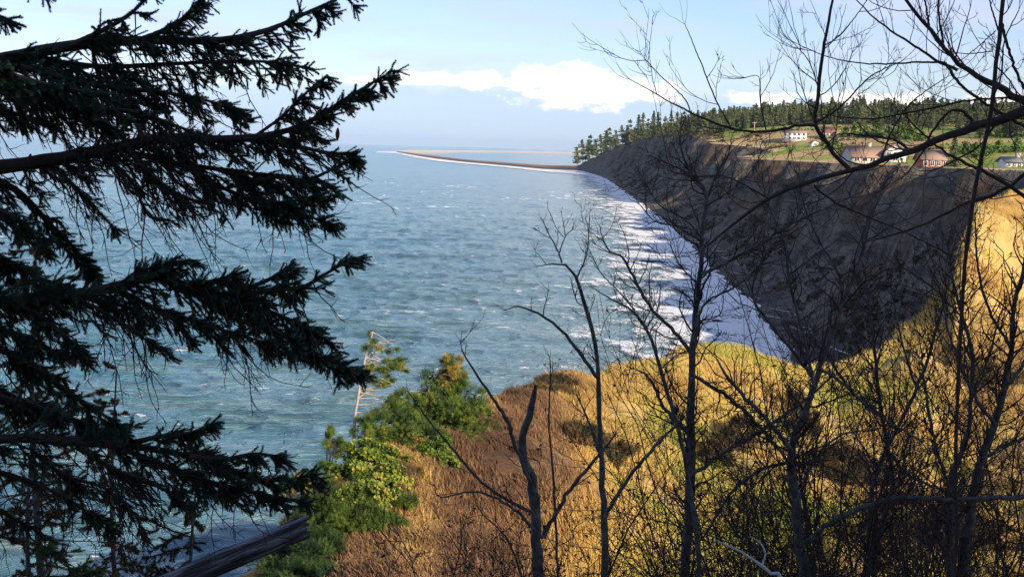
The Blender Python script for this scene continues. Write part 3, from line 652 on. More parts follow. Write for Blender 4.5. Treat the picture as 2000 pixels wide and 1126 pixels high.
# ------------------------------------------------------------------ foliage templates
def needle_twig(n=70, ln=.14, w=.016, seed=1):
    rng = np.random.default_rng(seed); V = []; 
    for i in range(n):
        t = i / n; a = rng.uniform(0, 6.283); sp = rng.uniform(.75, 1.1) * (1 if t < .93 else .7)
        o = np.array([t, 0, 0]); r = np.array([0, math.cos(a), math.sin(a)]); dr = np.array([2.2, 0, 0]) + r * .8
        s = np.cross(dr, r); s = s / (np.linalg.norm(s) + 1e-9); s = np.cross(r, [1, 0, 0]) if np.linalg.norm(s) < .1 else s
        V += [o - s * w, o + s * w, o + dr * ln * sp]
    return np.array(V), np.arange(n * 3).reshape(-1, 3)
NT = needle_twig()
def spray(n=14, seed=2, w=.05, l=.38):
    rng = np.random.default_rng(seed); V = []
    for i in range(n):
        t = rng.uniform(0, 1); a = rng.uniform(0, 6.283); r = np.array([0, math.cos(a), math.sin(a)]); dr = np.array([.5, 0, 0]) + r * .75; s = np.cross(dr, r) ; s /= np.linalg.norm(s) + 1e-9
        o = np.array([t * .8, 0, 0]); V += [o - s * w * .5, o + s * w * .5, o + dr * l * .6 + s * w, o + dr * l]
    return np.array(V), np.arange(n * 4).reshape(-1, 4)
SP = spray(18, 2, .028, .42); SPL = spray(10, 4, .16, .5)

# ------------------------------------------------------------------ foreground spruce
TX, TD = -2.75, 4.3
sp = empty('spruce_tree', (TX, TD, groundz(1000 + TX / TD * F, TD))); tag(sp, 'big dark spruce in the left foreground, needled limbs reaching over the sea', 'spruce tree')
mb = MB(); tz = np.linspace(sp.location.z - .4, H + 7, 14); tubes(mb, np.stack([TX + .04 * np.sin(tz), np.full(14, TD), tz], 1), np.linspace(.24, .07, 14), 12); mb.build('trunk', M['bark_dark'], sp, True)
def limb(pts, dp, r, fol=(.1, .1), drop=.5, dens=1., bare_to=0., seclen=.34, upt=.2, sub=False, thin=False):
    """pts px/py; dp depth start,end; r radius start,end(m)"""
    n = len(pts); P = np.array([at(x, y, dp[0] + (dp[1] - dp[0]) * i / (n - 1)) for i, (x, y) in enumerate(pts)])
    if not sub and pts[0][0] < -100:
        z0 = P[0][2]; P = np.concatenate([[[TX, TD, z0 + .05]], P]); 
    R = np.linspace(r[0], r[1], len(P)); Q, RR, L = resample(P, R, 40)
    mb = MB(); tubes(mb, Q, RR * RNG.uniform(.9, 1.1, 40), 7); o = mb.build('limb', M['bark_dark'], sp, True)
    # secondaries
    fol_ = MB(); tw = MB()
    m = int(L * 48 * dens); t = np.sort(RNG.uniform(bare_to, 1, m)); f = t * 39; i = np.minimum(f.astype(int), 38); fr_ = (f - i)[:, None]
    O = Q[i] * (1 - fr_) + Q[i + 1] * fr_; T = nrm(Q[i + 1] - Q[i])
    side = RNG.choice([-1., 1.], m)[:, None] * np.array([[.12, 1., 0]]) * RNG.uniform(.1, .7, (m, 1))
    down = np.array([[0, 0, -1.]]) * RNG.uniform(-upt, 1., (m, 1)) * drop * 1.6
    D = nrm(T * RNG.uniform(.5, 1.1, (m, 1)) + side + down)
    Ls = seclen * RNG.uniform(.45, 1.1, m) * np.clip(1.3 - 1.15 * t, .2, 1) ** .8
    S, SR = grow(O, D, Ls, np.full(m, .0045), 7, .11, (.05, 0, -.05))
    tubes(tw, S, SR, 3)
    def clothe(S, frac, sc=.092):
        sc = sc * RNG.uniform(.82, 1.1)
        K, n, _ = S.shape; A = S[:, :-1].reshape(-1, 3); B = S[:, 1:].reshape(-1, 3); seg = B - A; ln = np.linalg.norm(seg, axis=1)
        kp_ = RNG.random(len(A)) < frac
        A, seg, ln = A[kp_], seg[kp_], ln[kp_]
        stamp(fol_, NT[0], NT[1], A, seg, np.stack([ln * 1.08, np.full(len(ln), sc), np.full(len(ln), sc)], 1) , RNG.uniform(.1, .9, len(ln)))
    clothe(S[:, 0:], .97 if not thin else .3)
    mk = 8 if not thin else 5
    O2, D2, L2, r2 = kids(S, SR, mk, (30, 60), (.25, .5), (.1, .98), .7, .8)
    L2 = np.clip(L2, .05, .15); S2, R2 = grow(O2, D2, L2, np.full(len(O2), .0028), 4, .1, (.06, 0, -.03)); tubes(tw, S2, R2, 3)
    kk = RNG.random(len(S2)) < (.8 if not thin else .25)
    clothe(S2[kk], 1., .076)
    # hanging bare twiglets
    Of, Df, Lf, rf_ = kids(S, SR, 5, (10, 45), (.2, .5), (.5, 1), .6, .8); Sf, Rf = grow(Of, Df + [.15, 0, -.35], np.clip(Lf, .03, .09), np.full(len(Of), .0022), 5, .12); tubes(tw, Sf, Rf, 3)
    nb = int(L * 15 * (2.4 if thin else 1)); ib = RNG.integers(4, 30, nb)
    Ob = Q[ib]; Db = nrm(np.stack([RNG.uniform(-.1, .9, nb), RNG.normal(0, .5, nb), -RNG.uniform(.5, 1.1, nb)], 1)); Lb = RNG.uniform(.12, .42, nb)
    Sb, Rb = grow(Ob, Db, Lb, np.full(nb, .003), 8, .13, (.03, 0, -.02)); tubes(tw, Sb, Rb, 3)
    O3, D3, L3, r3 = kids(Sb, Rb, 5, (30, 60), (.15, .35), (.2, .98), .7, .8); S3, R3 = grow(O3, D3, L3, np.full(len(O3), .0018), 4, .2); tubes(tw, S3, R3, 3)
    # needles directly on limb tip
    clothe(Q[None, int(40 * bare_to):], 1.)
    clothe(Q[None, int(40 * bare_to):], .9)
    tw.build('twigs', M['twig'], o); fol_.build('foliage', M['needle'], o)
    return Q
e1 = (.02, .004); e2 = (.011, .003)
Q1 = limb([(-250, 160), (0, 116), (150, 88), (300, 78), (420, 80), (520, 60), (600, 25), (680, -12)], (4.3, 4.8), (.028, .004), drop=.8, seclen=.27)
limb([(140, 88), (215, 52), (265, 18), (300, -25)], (4.35, 4.3), e2, drop=.3, seclen=.17, sub=True, dens=.8)
limb([(270, 80), (340, 50), (378, 15), (410, -20)], (4.5, 4.4), e2, drop=.25, seclen=.17, sub=True, dens=.8)
limb([(60, 115), (200, 130), (330, 125), (450, 120), (540, 122), (606, 135)], (4.4, 4.9), e2, drop=.7, seclen=.26, sub=True)
limb([(40, 130), (180, 165), (300, 178), (400, 195), (490, 225)], (4.3, 4.6), e2, drop=.7, seclen=.26, sub=True)
limb([(0, 150), (130, 210), (240, 215), (330, 240), (400, 270)], (4.2, 4.2), e2, drop=.6, seclen=.2, sub=True, thin=True)
limb([(-250, 190), (-50, 160), (80, 190), (160, 215), (225, 250)], (4.1, 4.1), (.02, .004), drop=.8, seclen=.26)
limb([(-250, 200), (-50, 200), (40, 225), (120, 245)], (4.5, 4.7), (.02, .004), drop=.8, seclen=.26)
limb([(-250, 120), (-60, 130), (30, 150), (110, 170), (200, 185)], (4.0, 4.0), (.02, .004), drop=.6, seclen=.24)
limb([(-250, -60), (-90, -5), (0, 32), (48, 52)], (4.2, 4.2), (.012, .003), drop=.3, seclen=.12, dens=.7)
limb([(-200, -90), (20, -45), (90, -8)], (4.4, 4.4), (.01, .003), drop=.2, seclen=.1, dens=.6)
Q2 = limb([(-250, 352), (0, 326), (100, 312), (220, 290), (330, 270), (430, 272), (520, 265), (600, 240), (680, 190), (757, 145)], (4.3, 4.7), (.034, .003), bare_to=.42, drop=.7, seclen=.24, dens=.9)
limb([(490, 272), (550, 228), (600, 180), (640, 148)], (4.6, 4.5), (.007, .002), drop=.5, seclen=.09, sub=True, dens=.9, bare_to=.3)
limb([(505, 270), (580, 285), (640, 298), (695, 300)], (4.6, 4.8), e2, drop=.8, seclen=.18, sub=True)
limb([(230, 290), (340, 318), (470, 335), (590, 350), (650, 330), (688, 308)], (4.5, 4.8), e2, drop=.9, seclen=.3, sub=True)
limb([(330, 275), (400, 345), (480, 385), (550, 395), (625, 380)], (4.55, 4.6), e2, drop=.4, seclen=.18, sub=True)
limb([(450, 330), (520, 395), (580, 415), (642, 436)], (4.6, 4.7), e2, drop=.5, seclen=.15, sub=True)
limb([(250, 290), (300, 350), (360, 385), (420, 400)], (4.4, 4.4), e2, drop=.5, seclen=.2, sub=True, thin=True)
limb([(100, 315), (150, 370), (200, 420), (235, 460)], (4.3, 4.3), (.005, .002), drop=.4, seclen=.14, sub=True, thin=True, dens=.5)
limb([(200, 300), (255, 350), (290, 420), (330, 430)], (4.35, 4.3), (.005, .002), drop=.4, seclen=.14, sub=True, thin=True, dens=.5)
limb([(-250, 330), (-60, 340), (30, 370), (90, 430), (140, 480), (180, 530)], (4.2, 4.5), (.02, .004), drop=.8, seclen=.22)
limb([(-250, 400), (-80, 400), (0, 410), (60, 450), (110, 500)], (4.0, 4.1), (.02, .004), drop=.9, seclen=.25)
limb([(-250, 460), (-80, 470), (0, 500), (70, 540), (140, 560)], (4.5, 4.6), (.02, .004), drop=.8, seclen=.22)
Q4 = limb([(-250, 620), (0, 590), (150, 577), (230, 558), (290, 542), (370, 560), (450, 600), (530, 640), (610, 690), (692, 728)], (4.2, 4.4), (.026, .003), bare_to=.38, drop=.4, seclen=.26, upt=.7)
limb([(280, 545), (330, 518), (372, 508)], (4.3, 4.3), e2, drop=.2, seclen=.12, sub=True)
limb([(370, 558), (430, 545), (485, 528)], (4.3, 4.3), e2, drop=.2, seclen=.12, sub=True)
limb([(430, 590), (520, 568), (590, 560), (640, 532), (690, 503)], (4.35, 4.4), e2, drop=.6, seclen=.14, sub=True)
limb([(440, 575), (520, 548), (575, 512)], (4.4, 4.4), e2, drop=.4, seclen=.12, sub=True)
limb([(330, 560), (430, 580), (520, 605), (600, 640), (650, 672)], (4.3, 4.5), e2, drop=.5, seclen=.24, sub=True)
limb([(230, 565), (310, 605), (390, 630), (470, 655), (560, 680)], (4.35, 4.5), e2, drop=.5, seclen=.22, sub=True)
limb([(150, 580), (220, 620), (280, 660), (330, 690)], (4.2, 4.2), (.006, .002), drop=.4, seclen=.18, sub=True, thin=True, dens=.6)
limb([(160, 580), (210, 590), (250, 600), (270, 620)], (4.35, 4.4), e2, drop=.6, seclen=.16, sub=True)
for a in [[(-250, 560), (-60, 575), (50, 600), (120, 650), (170, 700)], [(-250, 640), (-80, 650), (20, 690), (100, 740), (170, 790), (240, 832)], [(-250, 700), (-90, 720), (0, 760), (80, 800), (160, 830)],
          [(-250, 760), (-60, 770), (60, 790), (150, 820), (220, 850)], [(-250, 600), (-100, 620), (-10, 640), (60, 660), (110, 690)]]:
    limb(a, (RNG.uniform(4, 4.5), RNG.uniform(4.1, 4.7)), (.02, .004), drop=.8, seclen=.24)
Q5 = limb([(-250, 890), (0, 856), (150, 862), (270, 872), (370, 890), (450, 915), (530, 938), (625, 925)], (4.2, 4.5), (.024, .003), drop=.5, seclen=.26, upt=.5)
limb([(230, 870), (310, 852), (370, 845), (405, 832)], (4.3, 4.3), e2, drop=.3, seclen=.12, sub=True)
limb([(370, 890), (440, 895), (500, 885), (550, 895)], (4.3, 4.4), e2, drop=.5, seclen=.14, sub=True)
limb([(250, 880), (340, 915), (430, 945), (520, 965), (600, 980)], (4.3, 4.5), e2, drop=.5, seclen=.2, sub=True)
limb([(150, 870), (230, 920), (310, 950), (370, 990)], (4.3, 4.4), e2, drop=.6, seclen=.22, sub=True, thin=True)
limb([(-250, 920), (-50, 915), (60, 940), (140, 980), (220, 1030)], (4.3, 4.5), (.016, .003), drop=.5, seclen=.18, dens=.6)
limb([(-250, 960), (-50, 980), (60, 1030), (110, 1060)], (4.3, 4.5), (.012, .003), drop=.5, seclen=.16, thin=True)
limb([(60, 880), (130, 930), (200, 950), (260, 1000), (280, 1040)], (4.5, 4.6), (.008, .003), drop=.5, seclen=.2, sub=True, thin=True)
# cones
def cone_mesh():
    mb = MB(); n = 9; t = np.linspace(0, 1, n); r = .5 * np.sin(np.clip(t, .04, .97) * math.pi) ** .6 * (1 - .25 * t)
    r = r * (1 + .12 * (np.arange(n) % 2)); tubes(mb, np.stack([0 * t, 0 * t, -t], 1), r * .36, 8, cap=True); return mb
cm = None
for px, py, ln in [(262, 225, 34), (272, 240, 36), (283, 228, 30), (452, 150, 26), (430, 195, 24), (660, 250, 26), (693, 208, 22), (335, 250, 26), (108, 262, 20), (60, 300, 22), (395, 185, 22), (692, 722, 22), (686, 716, 18), (238, 620, 24), (250, 612, 22), (528, 925, 22), (372, 668, 22), (148, 660, 22), (395, 245, 20)]:
    if cm is None: o = cone_mesh().build('cone', M['cone']); cm = o
    else: o = cm.copy(); COL.objects.link(o)
    o.parent = sp; o.matrix_parent_inverse = Matrix(); l = ln / F * 4.35
    loc = at(px, py, 4.35) - np.array(sp.location); o.location = loc; o.scale = (l, l, l); o.rotation_euler = (RNG.normal(0, .25), RNG.normal(0, .3), 0)

# ------------------------------------------------------------------ bare trees
def wpts(pts, d):
    P = np.array([at(p[0], p[1], d if np.ndim(d) == 0 else d[0] + (d[1] - d[0]) * i / (len(pts) - 1)) for i, p in enumerate(pts)])
    w = np.array([p[2] if len(p) > 2 else np.nan for p in pts]); ok = ~np.isnan(w); w = np.interp(np.arange(len(w)), np.arange(len(w))[ok], w[ok])
    dd_ = d if np.ndim(d) == 0 else sum(d) / 2
    return P, w * np.where(w > 9, .78, .92) / 2 / F * dd_
def bare_tree(name, label, trunk, branches, d, den=1., tl=.45, mat='bark_alder', tmat='twig', up=.12, group=None, cat='bare tree', leaves=0, wig=.22, rootpx=None, lev=3):
    P, R = wpts(trunk, d); d0 = d if np.ndim(d) == 0 else d[0]
    gp = rootpx or trunk[0][0]; gz = groundz(gp, d0); base = np.array([(gp - 1000) / F * d0, d0, gz - .15])
    P = np.concatenate([[base], P]); R = np.concatenate([[R[0] * 1.25], R])
    root = empty(name, base); tag(root, label, cat, group)
    Q, RR, L = resample(P, R, 48); jit = RNG.normal(0, 1, (48, 3)) * RR[:, None] * .18; jit[0] = 0
    mb = MB(); tubes(mb, Q + jit, RR * RNG.uniform(.92, 1.1, 48), 9); mb.build('trunk', M[mat], root, True)
    polys = [(Q, RR, L, .15)]
    for bp in branches:
        P, R = wpts(bp, d0 + RNG.uniform(-.15, .15) if np.ndim(d) == 0 else d); Q_, R_, L_ = resample(P, R, 30)
        mb = MB(); tubes(mb, Q_ + RNG.normal(0, 1, (30, 3)) * R_[:, None] * .3, R_, 6); mb.build('branch', M[mat], root, True); polys.append((Q_, R_, L_, .1))
    tw = MB(); lf = MB()
    for bi_, (Q_, R_, L_, t0) in enumerate(polys):
        m = max(3, int(L_ * 10 * den * (.3 if tmat == 'twig_red' and bi_ in (3, 4, 5, 6) else 1))); n_ = len(Q_)
        # skip lower part of trunk under frame
        O, D, L2, r = kids(Q_[None], R_[None], m, (30, 70), (1, 1), (t0 if t0 == .1 else .3, 1.), .45, .7)
        L2 = tl * RNG.uniform(.35, 1.1, m); r = np.clip(np.minimum(r, L2 * .02), .0022, .007) * (.75 if tmat == 'twig_red' else 1.)
        S, SR = grow(O, D, L2, r, 8, wig * .7, (0, 0, up)); tubes(tw, S, SR, 4, RNG.uniform(.1, .9, m))
        cur, cr = S, SR
        for lv in range(lev - 1):
            O, D, L3, r3 = kids(cur, cr, 3 if lv == 0 else 2, (28, 60), (.3, .65), (.2, .97), .7, .8)
            cur, cr = grow(O, D, L3, np.maximum(r3, .0012 if tmat == 'twig_red' else .0015), 6, wig, (0, 0, up)); tubes(tw, cur, cr, 3, RNG.uniform(.1, .9, len(O)))
        # end twigs
        if name == 'broken_tree' and t0 == .15: continue
        T = nrm(Q_[-1] - Q_[-3]); S4, R4 = grow(np.repeat(Q_[-1:], 3, 0), T[None] + RNG.normal(0, .35, (3, 3)), np.full(3, tl * .4), np.full(3, max(R_[-1] * .8, .001)), 7, wig, (0, 0, up)); tubes(tw, S4, R4, 3)
        if leaves:
            kk = RNG.random(len(cur)) < leaves; Pt = cur[kk, -1]; 
            stamp(lf, np.array([[0, 0, 0], [.5, .22, .05], [1, 0, 0], [.5, -.22, .05]]), np.array([[0, 1, 2, 3]]), Pt, RNG.normal(0, 1, (len(Pt), 3)) + [0, 0, -.6], RNG.uniform(.015, .035, len(Pt)), RNG.uniform(0, 1, len(Pt)))
    tw.build('twigs', M[tmat], root)
    if leaves and lf.n: lf.build('dead_leaves', M['leaf_dead'], root)
    return root
bare_tree('alder_tree', 'tall leafless tree with straight central trunk in front of the surf', [(1332, 1180, 26), (1343, 1050, 25), (1348, 900, 23), (1350, 800, 20), (1352, 700, 17), (1358, 620, 15), (1368, 520, 12), (1372, 440, 10), (1382, 380, 8), (1347, 335, 6), (1328, 285, 4), (1330, 250, 3)],
 [[(1382, 385, 6), (1400, 340, 5), (1418, 312, 4), (1428, 280, 2)], [(1352, 690, 9), (1310, 640, 8), (1270, 600, 7), (1240, 545, 6), (1215, 500, 5), (1190, 490, 3), (1172, 450, 2)],
  [(1368, 535, 8), (1420, 512, 7), (1500, 465, 6), (1560, 430, 5), (1660, 385, 3)], [(1360, 640, 7), (1378, 590, 5), (1440, 558, 4), (1500, 500, 3)], [(1350, 730, 8), (1395, 757, 9), (1440, 790, 9), (1490, 840, 8), (1540, 900, 6)],
  [(1375, 470, 5), (1340, 430, 4), (1290, 402, 3), (1268, 370, 2)], [(1370, 450, 4), (1330, 442, 3.5), (1280, 432, 3), (1250, 400, 2)], [(1347, 338, 4), (1310, 322, 3), (1272, 305, 2)], [(1380, 400, 5), (1430, 370, 4), (1470, 330, 3), (1485, 300, 2)],
  [(1368, 560, 4), (1330, 520, 3), (1310, 480, 2)], [(1350, 850, 10), (1300, 800, 8), (1270, 740, 5), (1240, 720, 3)], [(1348, 930, 12), (1420, 880, 10), (1470, 850, 9), (1560, 790, 7), (1620, 740, 4)]], 7., 2.4, .32, wig=.34)
bare_tree('slender_tree', 'slender leafless tree forking left over the water, left of the straight-trunked tree', [(1178, 1180, 19), (1180, 1000, 17), (1173, 880, 14), (1170, 760, 12), (1165, 690, 10), (1150, 620, 9), (1135, 570, 8), (1120, 532, 6), (1096, 512, 4), (1078, 515, 3), (1050, 520, 1.5)],
 [[(1168, 738, 9), (1140, 700, 8), (1110, 660, 7), (1080, 630, 6), (1045, 610, 5), (1012, 598, 3), (990, 605, 1.5)], [(1125, 545, 4), (1145, 500, 3), (1150, 460, 2), (1145, 430, 1.3)], [(1098, 512, 4), (1085, 480, 3), (1068, 450, 2), (1062, 430, 1.3)], [(1092, 495, 3), (1105, 460, 2), (1120, 448, 1.3)],
  [(1150, 600, 3), (1128, 590, 2.5), (1118, 560, 2)], [(1175, 900, 8), (1160, 850, 6), (1140, 800, 4), (1128, 775, 3)], [(1180, 1010, 12), (1230, 930, 10), (1290, 860, 7), (1330, 820, 4)]], 6., .45, .16)
bare_tree('crooked_tree', 'thin leafless tree with crooked stem just left of the straight-trunked tree', [(1365, 1180, 14), (1355, 1000, 13), (1343, 930, 11), (1333, 870, 10), (1315, 800, 9), (1290, 720, 8), (1275, 670, 7), (1255, 630, 6), (1230, 602, 4), (1190, 582, 3), (1155, 560, 1.5)],
 [[(1240, 605, 4), (1205, 565, 3), (1172, 530, 2), (1148, 480, 1.4)], [(1290, 720, 4), (1330, 690, 3), (1380, 690, 2)], [(1262, 640, 4), (1285, 600, 3), (1290, 560, 2)]], 6.6, 1.5, .22, wig=.34)
bare_tree('broken_tree', 'grey lichened tree with a snapped blunt top, left end of the thicket', [(1050, 1180, 30), (1047, 1050, 28), (1040, 950, 26), (1023, 885, 22), (1020, 850, 20), (1030, 820, 18), (1042, 780, 15), (1046, 752, 7)],
 [[(1045, 960, 11), (1010, 880, 10), (990, 820, 9), (965, 780, 7), (930, 730, 5), (905, 688, 3), (899, 668, 1.5)], [(1040, 1000, 10), (980, 970, 8), (930, 930, 7), (870, 860, 5), (830, 810, 4), (800, 768, 2)],
  [(1060, 1050, 9), (1000, 990, 7), (930, 960, 5), (860, 970, 3), (850, 950, 2)], [(1090, 1150, 6), (1082, 950, 5), (1072, 830, 4), (1075, 740, 3), (1074, 700, 2)], [(1020, 1126, 5), (990, 1050, 4), (940, 1000, 3), (925, 965, 2)], [(1060, 1050, 12), (1110, 960, 10), (1160, 900, 7), (1200, 850, 4)]], 6.4, .55, .2, leaves=.3)
bare_tree('forked_tree', 'leafless tree with thick leaning trunk right of centre, long limb bending right near its foot', [(1572, 1180, 27), (1562, 1080, 26), (1555, 980, 24), (1546, 885, 22), (1565, 820, 18), (1590, 760, 16), (1602, 710, 14), (1630, 640, 11), (1660, 560, 9), (1682, 500, 7), (1700, 430, 5), (1722, 370, 3)],
 [[(1546, 880, 14), (1500, 822, 11), (1460, 780, 9), (1420, 735, 6), (1400, 700, 3)], [(1568, 1065, 17), (1600, 1035, 16), (1650, 1005, 15), (1700, 985, 14), (1760, 970, 14), (1850, 975, 15), (1960, 972, 15), (2060, 960, 16)],
  [(1592, 745, 10), (1560, 700, 8), (1520, 650, 7), (1480, 600, 6), (1470, 560, 4), (1490, 500, 3)], [(1600, 720, 7), (1650, 750, 7), (1700, 800, 6), (1800, 860, 4)], [(1590, 755, 8), (1570, 660, 7), (1545, 560, 6), (1530, 470, 5), (1500, 400, 3), (1490, 350, 2)], [(1640, 620, 6), (1640, 540, 5), (1600, 470, 4), (1570, 400, 3), (1560, 340, 2)],
  [(1555, 990, 8), (1590, 900, 7), (1640, 850, 5), (1700, 840, 3)], [(1546, 900, 9), (1480, 920, 8), (1430, 960, 7), (1380, 1040, 6)]], 7., 2.1, .38, wig=.34)
bare_tree('thicket_tree', 'leafless tree whose trunk splits below the horizontal limb at the lower right', [(1852, 1180, 22), (1855, 1080, 21), (1855, 970, 18), (1870, 900, 14), (1890, 850, 12), (1895, 780, 10), (1900, 700, 9), (1880, 620, 7), (1862, 550, 5), (1850, 480, 3)],
 [[(1858, 960, 8), (1830, 880, 7), (1810, 780, 6), (1800, 700, 4)], [(1893, 790, 6), (1930, 700, 5), (1950, 620, 3)], [(1880, 620, 5), (1820, 560, 4), (1760, 520, 3)]], 8., 2.1, .45, leaves=.25, wig=.32)
bare_tree('leaning_tree', 'thick leafless tree leaning right along the right edge of the thicket', [(1868, 1180, 27), (1887, 1060, 25), (1905, 950, 23), (1922, 880, 21), (1945, 820, 19), (1960, 760, 15), (1975, 680, 13), (1980, 600, 10), (2000, 520, 8), (2010, 430, 5)],
 [[(1945, 830, 10), (1900, 770, 8), (1880, 720, 7), (1850, 640, 5), (1840, 560, 3)], [(1960, 760, 9), (2010, 700, 8), (2060, 660, 6)], [(1975, 680, 7), (1930, 600, 6), (1910, 520, 5), (1905, 430, 3)], [(1915, 900, 9), (1960, 870, 8), (2020, 850, 7)]], 8., 2.1, .45, leaves=.25, wig=.32)
bare_tree('twin_stem_tree', 'leafless tree with two crossing thin stems in the middle of the right thicket', [(1702, 1180, 15), (1708, 1080, 14), (1742, 960, 12), (1735, 880, 11), (1720, 800, 9), (1710, 700, 7), (1700, 620, 5), (1690, 540, 3)],
 [[(1695, 1180, 12), (1702, 960, 11), (1740, 860, 10), (1790, 760, 8), (1830, 640, 6), (1850, 560, 4), (1880, 470, 2)], [(1720, 810, 7), (1660, 760, 6), (1620, 700, 5), (1560, 640, 3)], [(1735, 880, 7), (1780, 930, 7), (1850, 960, 5)], [(1790, 760, 5), (1760, 660, 4), (1740, 560, 3)]], 8.6, 2.1, .48, leaves=.2, wig=.32)
bare_tree('overhanging_tree', 'leafless tree rooted beyond the right edge, thick limbs arching into the upper right', [(2290, 1400, 80), (2300, 900, 76), (2290, 500, 70), (2240, 250, 60), (2200, 100, 50), (2150, -100, 40)],
 [[(2255, 260, 40), (2100, 200, 32), (2000, 218, 27), (1959, 230, 24), (1898, 249, 21), (1853, 266, 19), (1793, 288, 17), (1732, 311, 15), (1657, 331, 13), (1560, 362, 9), (1500, 388, 8), (1430, 440, 6), (1380, 480, 4)],
  [(1657, 331, 12), (1630, 300, 10), (1602, 258, 10), (1592, 246, 10), (1597, 190, 8), (1606, 110, 7), (1616, 55, 6), (1626, 0, 5), (1630, -40, 4)],
  [(1592, 246, 7), (1570, 244, 6), (1520, 254, 6), (1470, 257, 5.5), (1425, 250, 5), (1395, 240, 4.5), (1350, 220, 4), (1310, 200, 3), (1262, 172, 2), (1230, 155, 1.3)],
  [(1430, 252, 3.5), (1400, 200, 3), (1372, 130, 2.5), (1348, 72, 1.8), (1338, 48, 1.2)], [(1350, 222, 3), (1335, 190, 2.5), (1292, 150, 2), (1253, 108, 1.3)], [(1497, 257, 3), (1485, 200, 2.5), (1482, 150, 1.5), (1456, 152, 1)],
  [(2255, 290, 34), (2120, 250, 26), (2000, 198, 19), (1940, 165, 15), (1880, 132, 12), (1850, 100, 10), (1820, 60, 8), (1790, 30, 7), (1755, -25, 6)], [(1870, 135, 7), (1835, 122, 6), (1800, 98, 5), (1740, 60, 4), (1700, 28, 3), (1668, -5, 2)],
  [(1845, 122, 5), (1790, 122, 4), (1700, 125, 3), (1620, 112, 2), (1549, 82, 1.3)], [(1846, 125, 6), (1880, 170, 6), (1930, 205, 6), (2020, 260, 7)], [(1815, 55, 5), (1810, 20, 4), (1800, -30, 3)], [(1845, 95, 5), (1835, 40, 4), (1830, -30, 3)],
  [(1895, 250, 8), (1893, 228, 7), (1872, 215, 6), (1850, 222, 5), (1822, 255, 5), (1800, 300, 4), (1770, 340, 3)], [(1775, 293, 6), (1745, 272, 5), (1700, 266, 4), (1640, 262, 3), (1610, 290, 2)], [(2000, 190, 5), (1900, 195, 4), (1800, 215, 4), (1700, 232, 3), (1620, 225, 2)], [(1592, 240, 5), (1640, 210, 4), (1700, 150, 3), (1760, 120, 1.5)],
  [(1600, 180, 3), (1580, 120, 2), (1545, 80, 1.5)], [(1608, 90, 3), (1640, 70, 3), (1680, 20, 2), (1700, -10, 1.5)], [(1720, 315, 5), (1740, 260, 4), (1780, 200, 3), (1850, 150, 1.5)], [(1590, 362, 5), (1640, 400, 4), (1760, 450, 3), (1860, 500, 2)], [(1500, 388, 4), (1420, 345, 3), (1350, 345, 2), (1300, 330, 1.2)], [(2050, 300, 10), (1960, 370, 8), (1880, 400, 6), (1800, 440, 5), (1700, 470, 3)],
  [(2050, 420, 10), (1950, 350, 8), (1850, 300, 5), (1780, 240, 3)]], 5., 1.25, .36, 'bark_dark', 'twig_red', .16, rootpx=2290, wig=.16)
bare_tree('sapling', 'tall thin sapling rising vertically near the right edge', [(1858, 1180, 9), (1866, 900, 8), (1874, 700, 8), (1884, 520, 8), (1896, 430, 8), (1912, 330, 9), (1927, 262, 9), (1938, 200, 9), (1946, 120, 9), (1955, 40, 9), (1963, -60, 8)],
 [[(1955, 45, 7), (1968, 90, 6), (1985, 140, 6), (2010, 190, 5)], [(1950, 60, 4), (1935, 10, 3), (1925, -40, 2)], [(1940, 190, 4), (1955, 150, 4), (1962, 80, 3), (1990, 20, 2)], [(1938, 100, 2.5), (1890, 105, 2), (1850, 100, 1.3)], [(1945, 60, 2.5), (1900, 100, 2), (1860, 130, 1.2)], [(1946, 130, 3), (1980, 170, 3), (2010, 260, 3)]], 4.5, 1.2, .22, 'bark_dark', 'twig_red', .12)
bare_tree('dead_branch_shrub', 'small dead shrub with bleached pale blue forked branches at the bottom', [(1530, 1190, 9), (1505, 1120, 8), (1490, 1105, 7), (1450, 1078, 5), (1400, 1055, 2.5)], [[(1488, 1103, 5), (1495, 1080, 4), (1485, 1060, 3), (1468, 1048, 1.5)]], 5.5, .05, .05, 'white_twig', 'white_twig', cat='dead shrub')
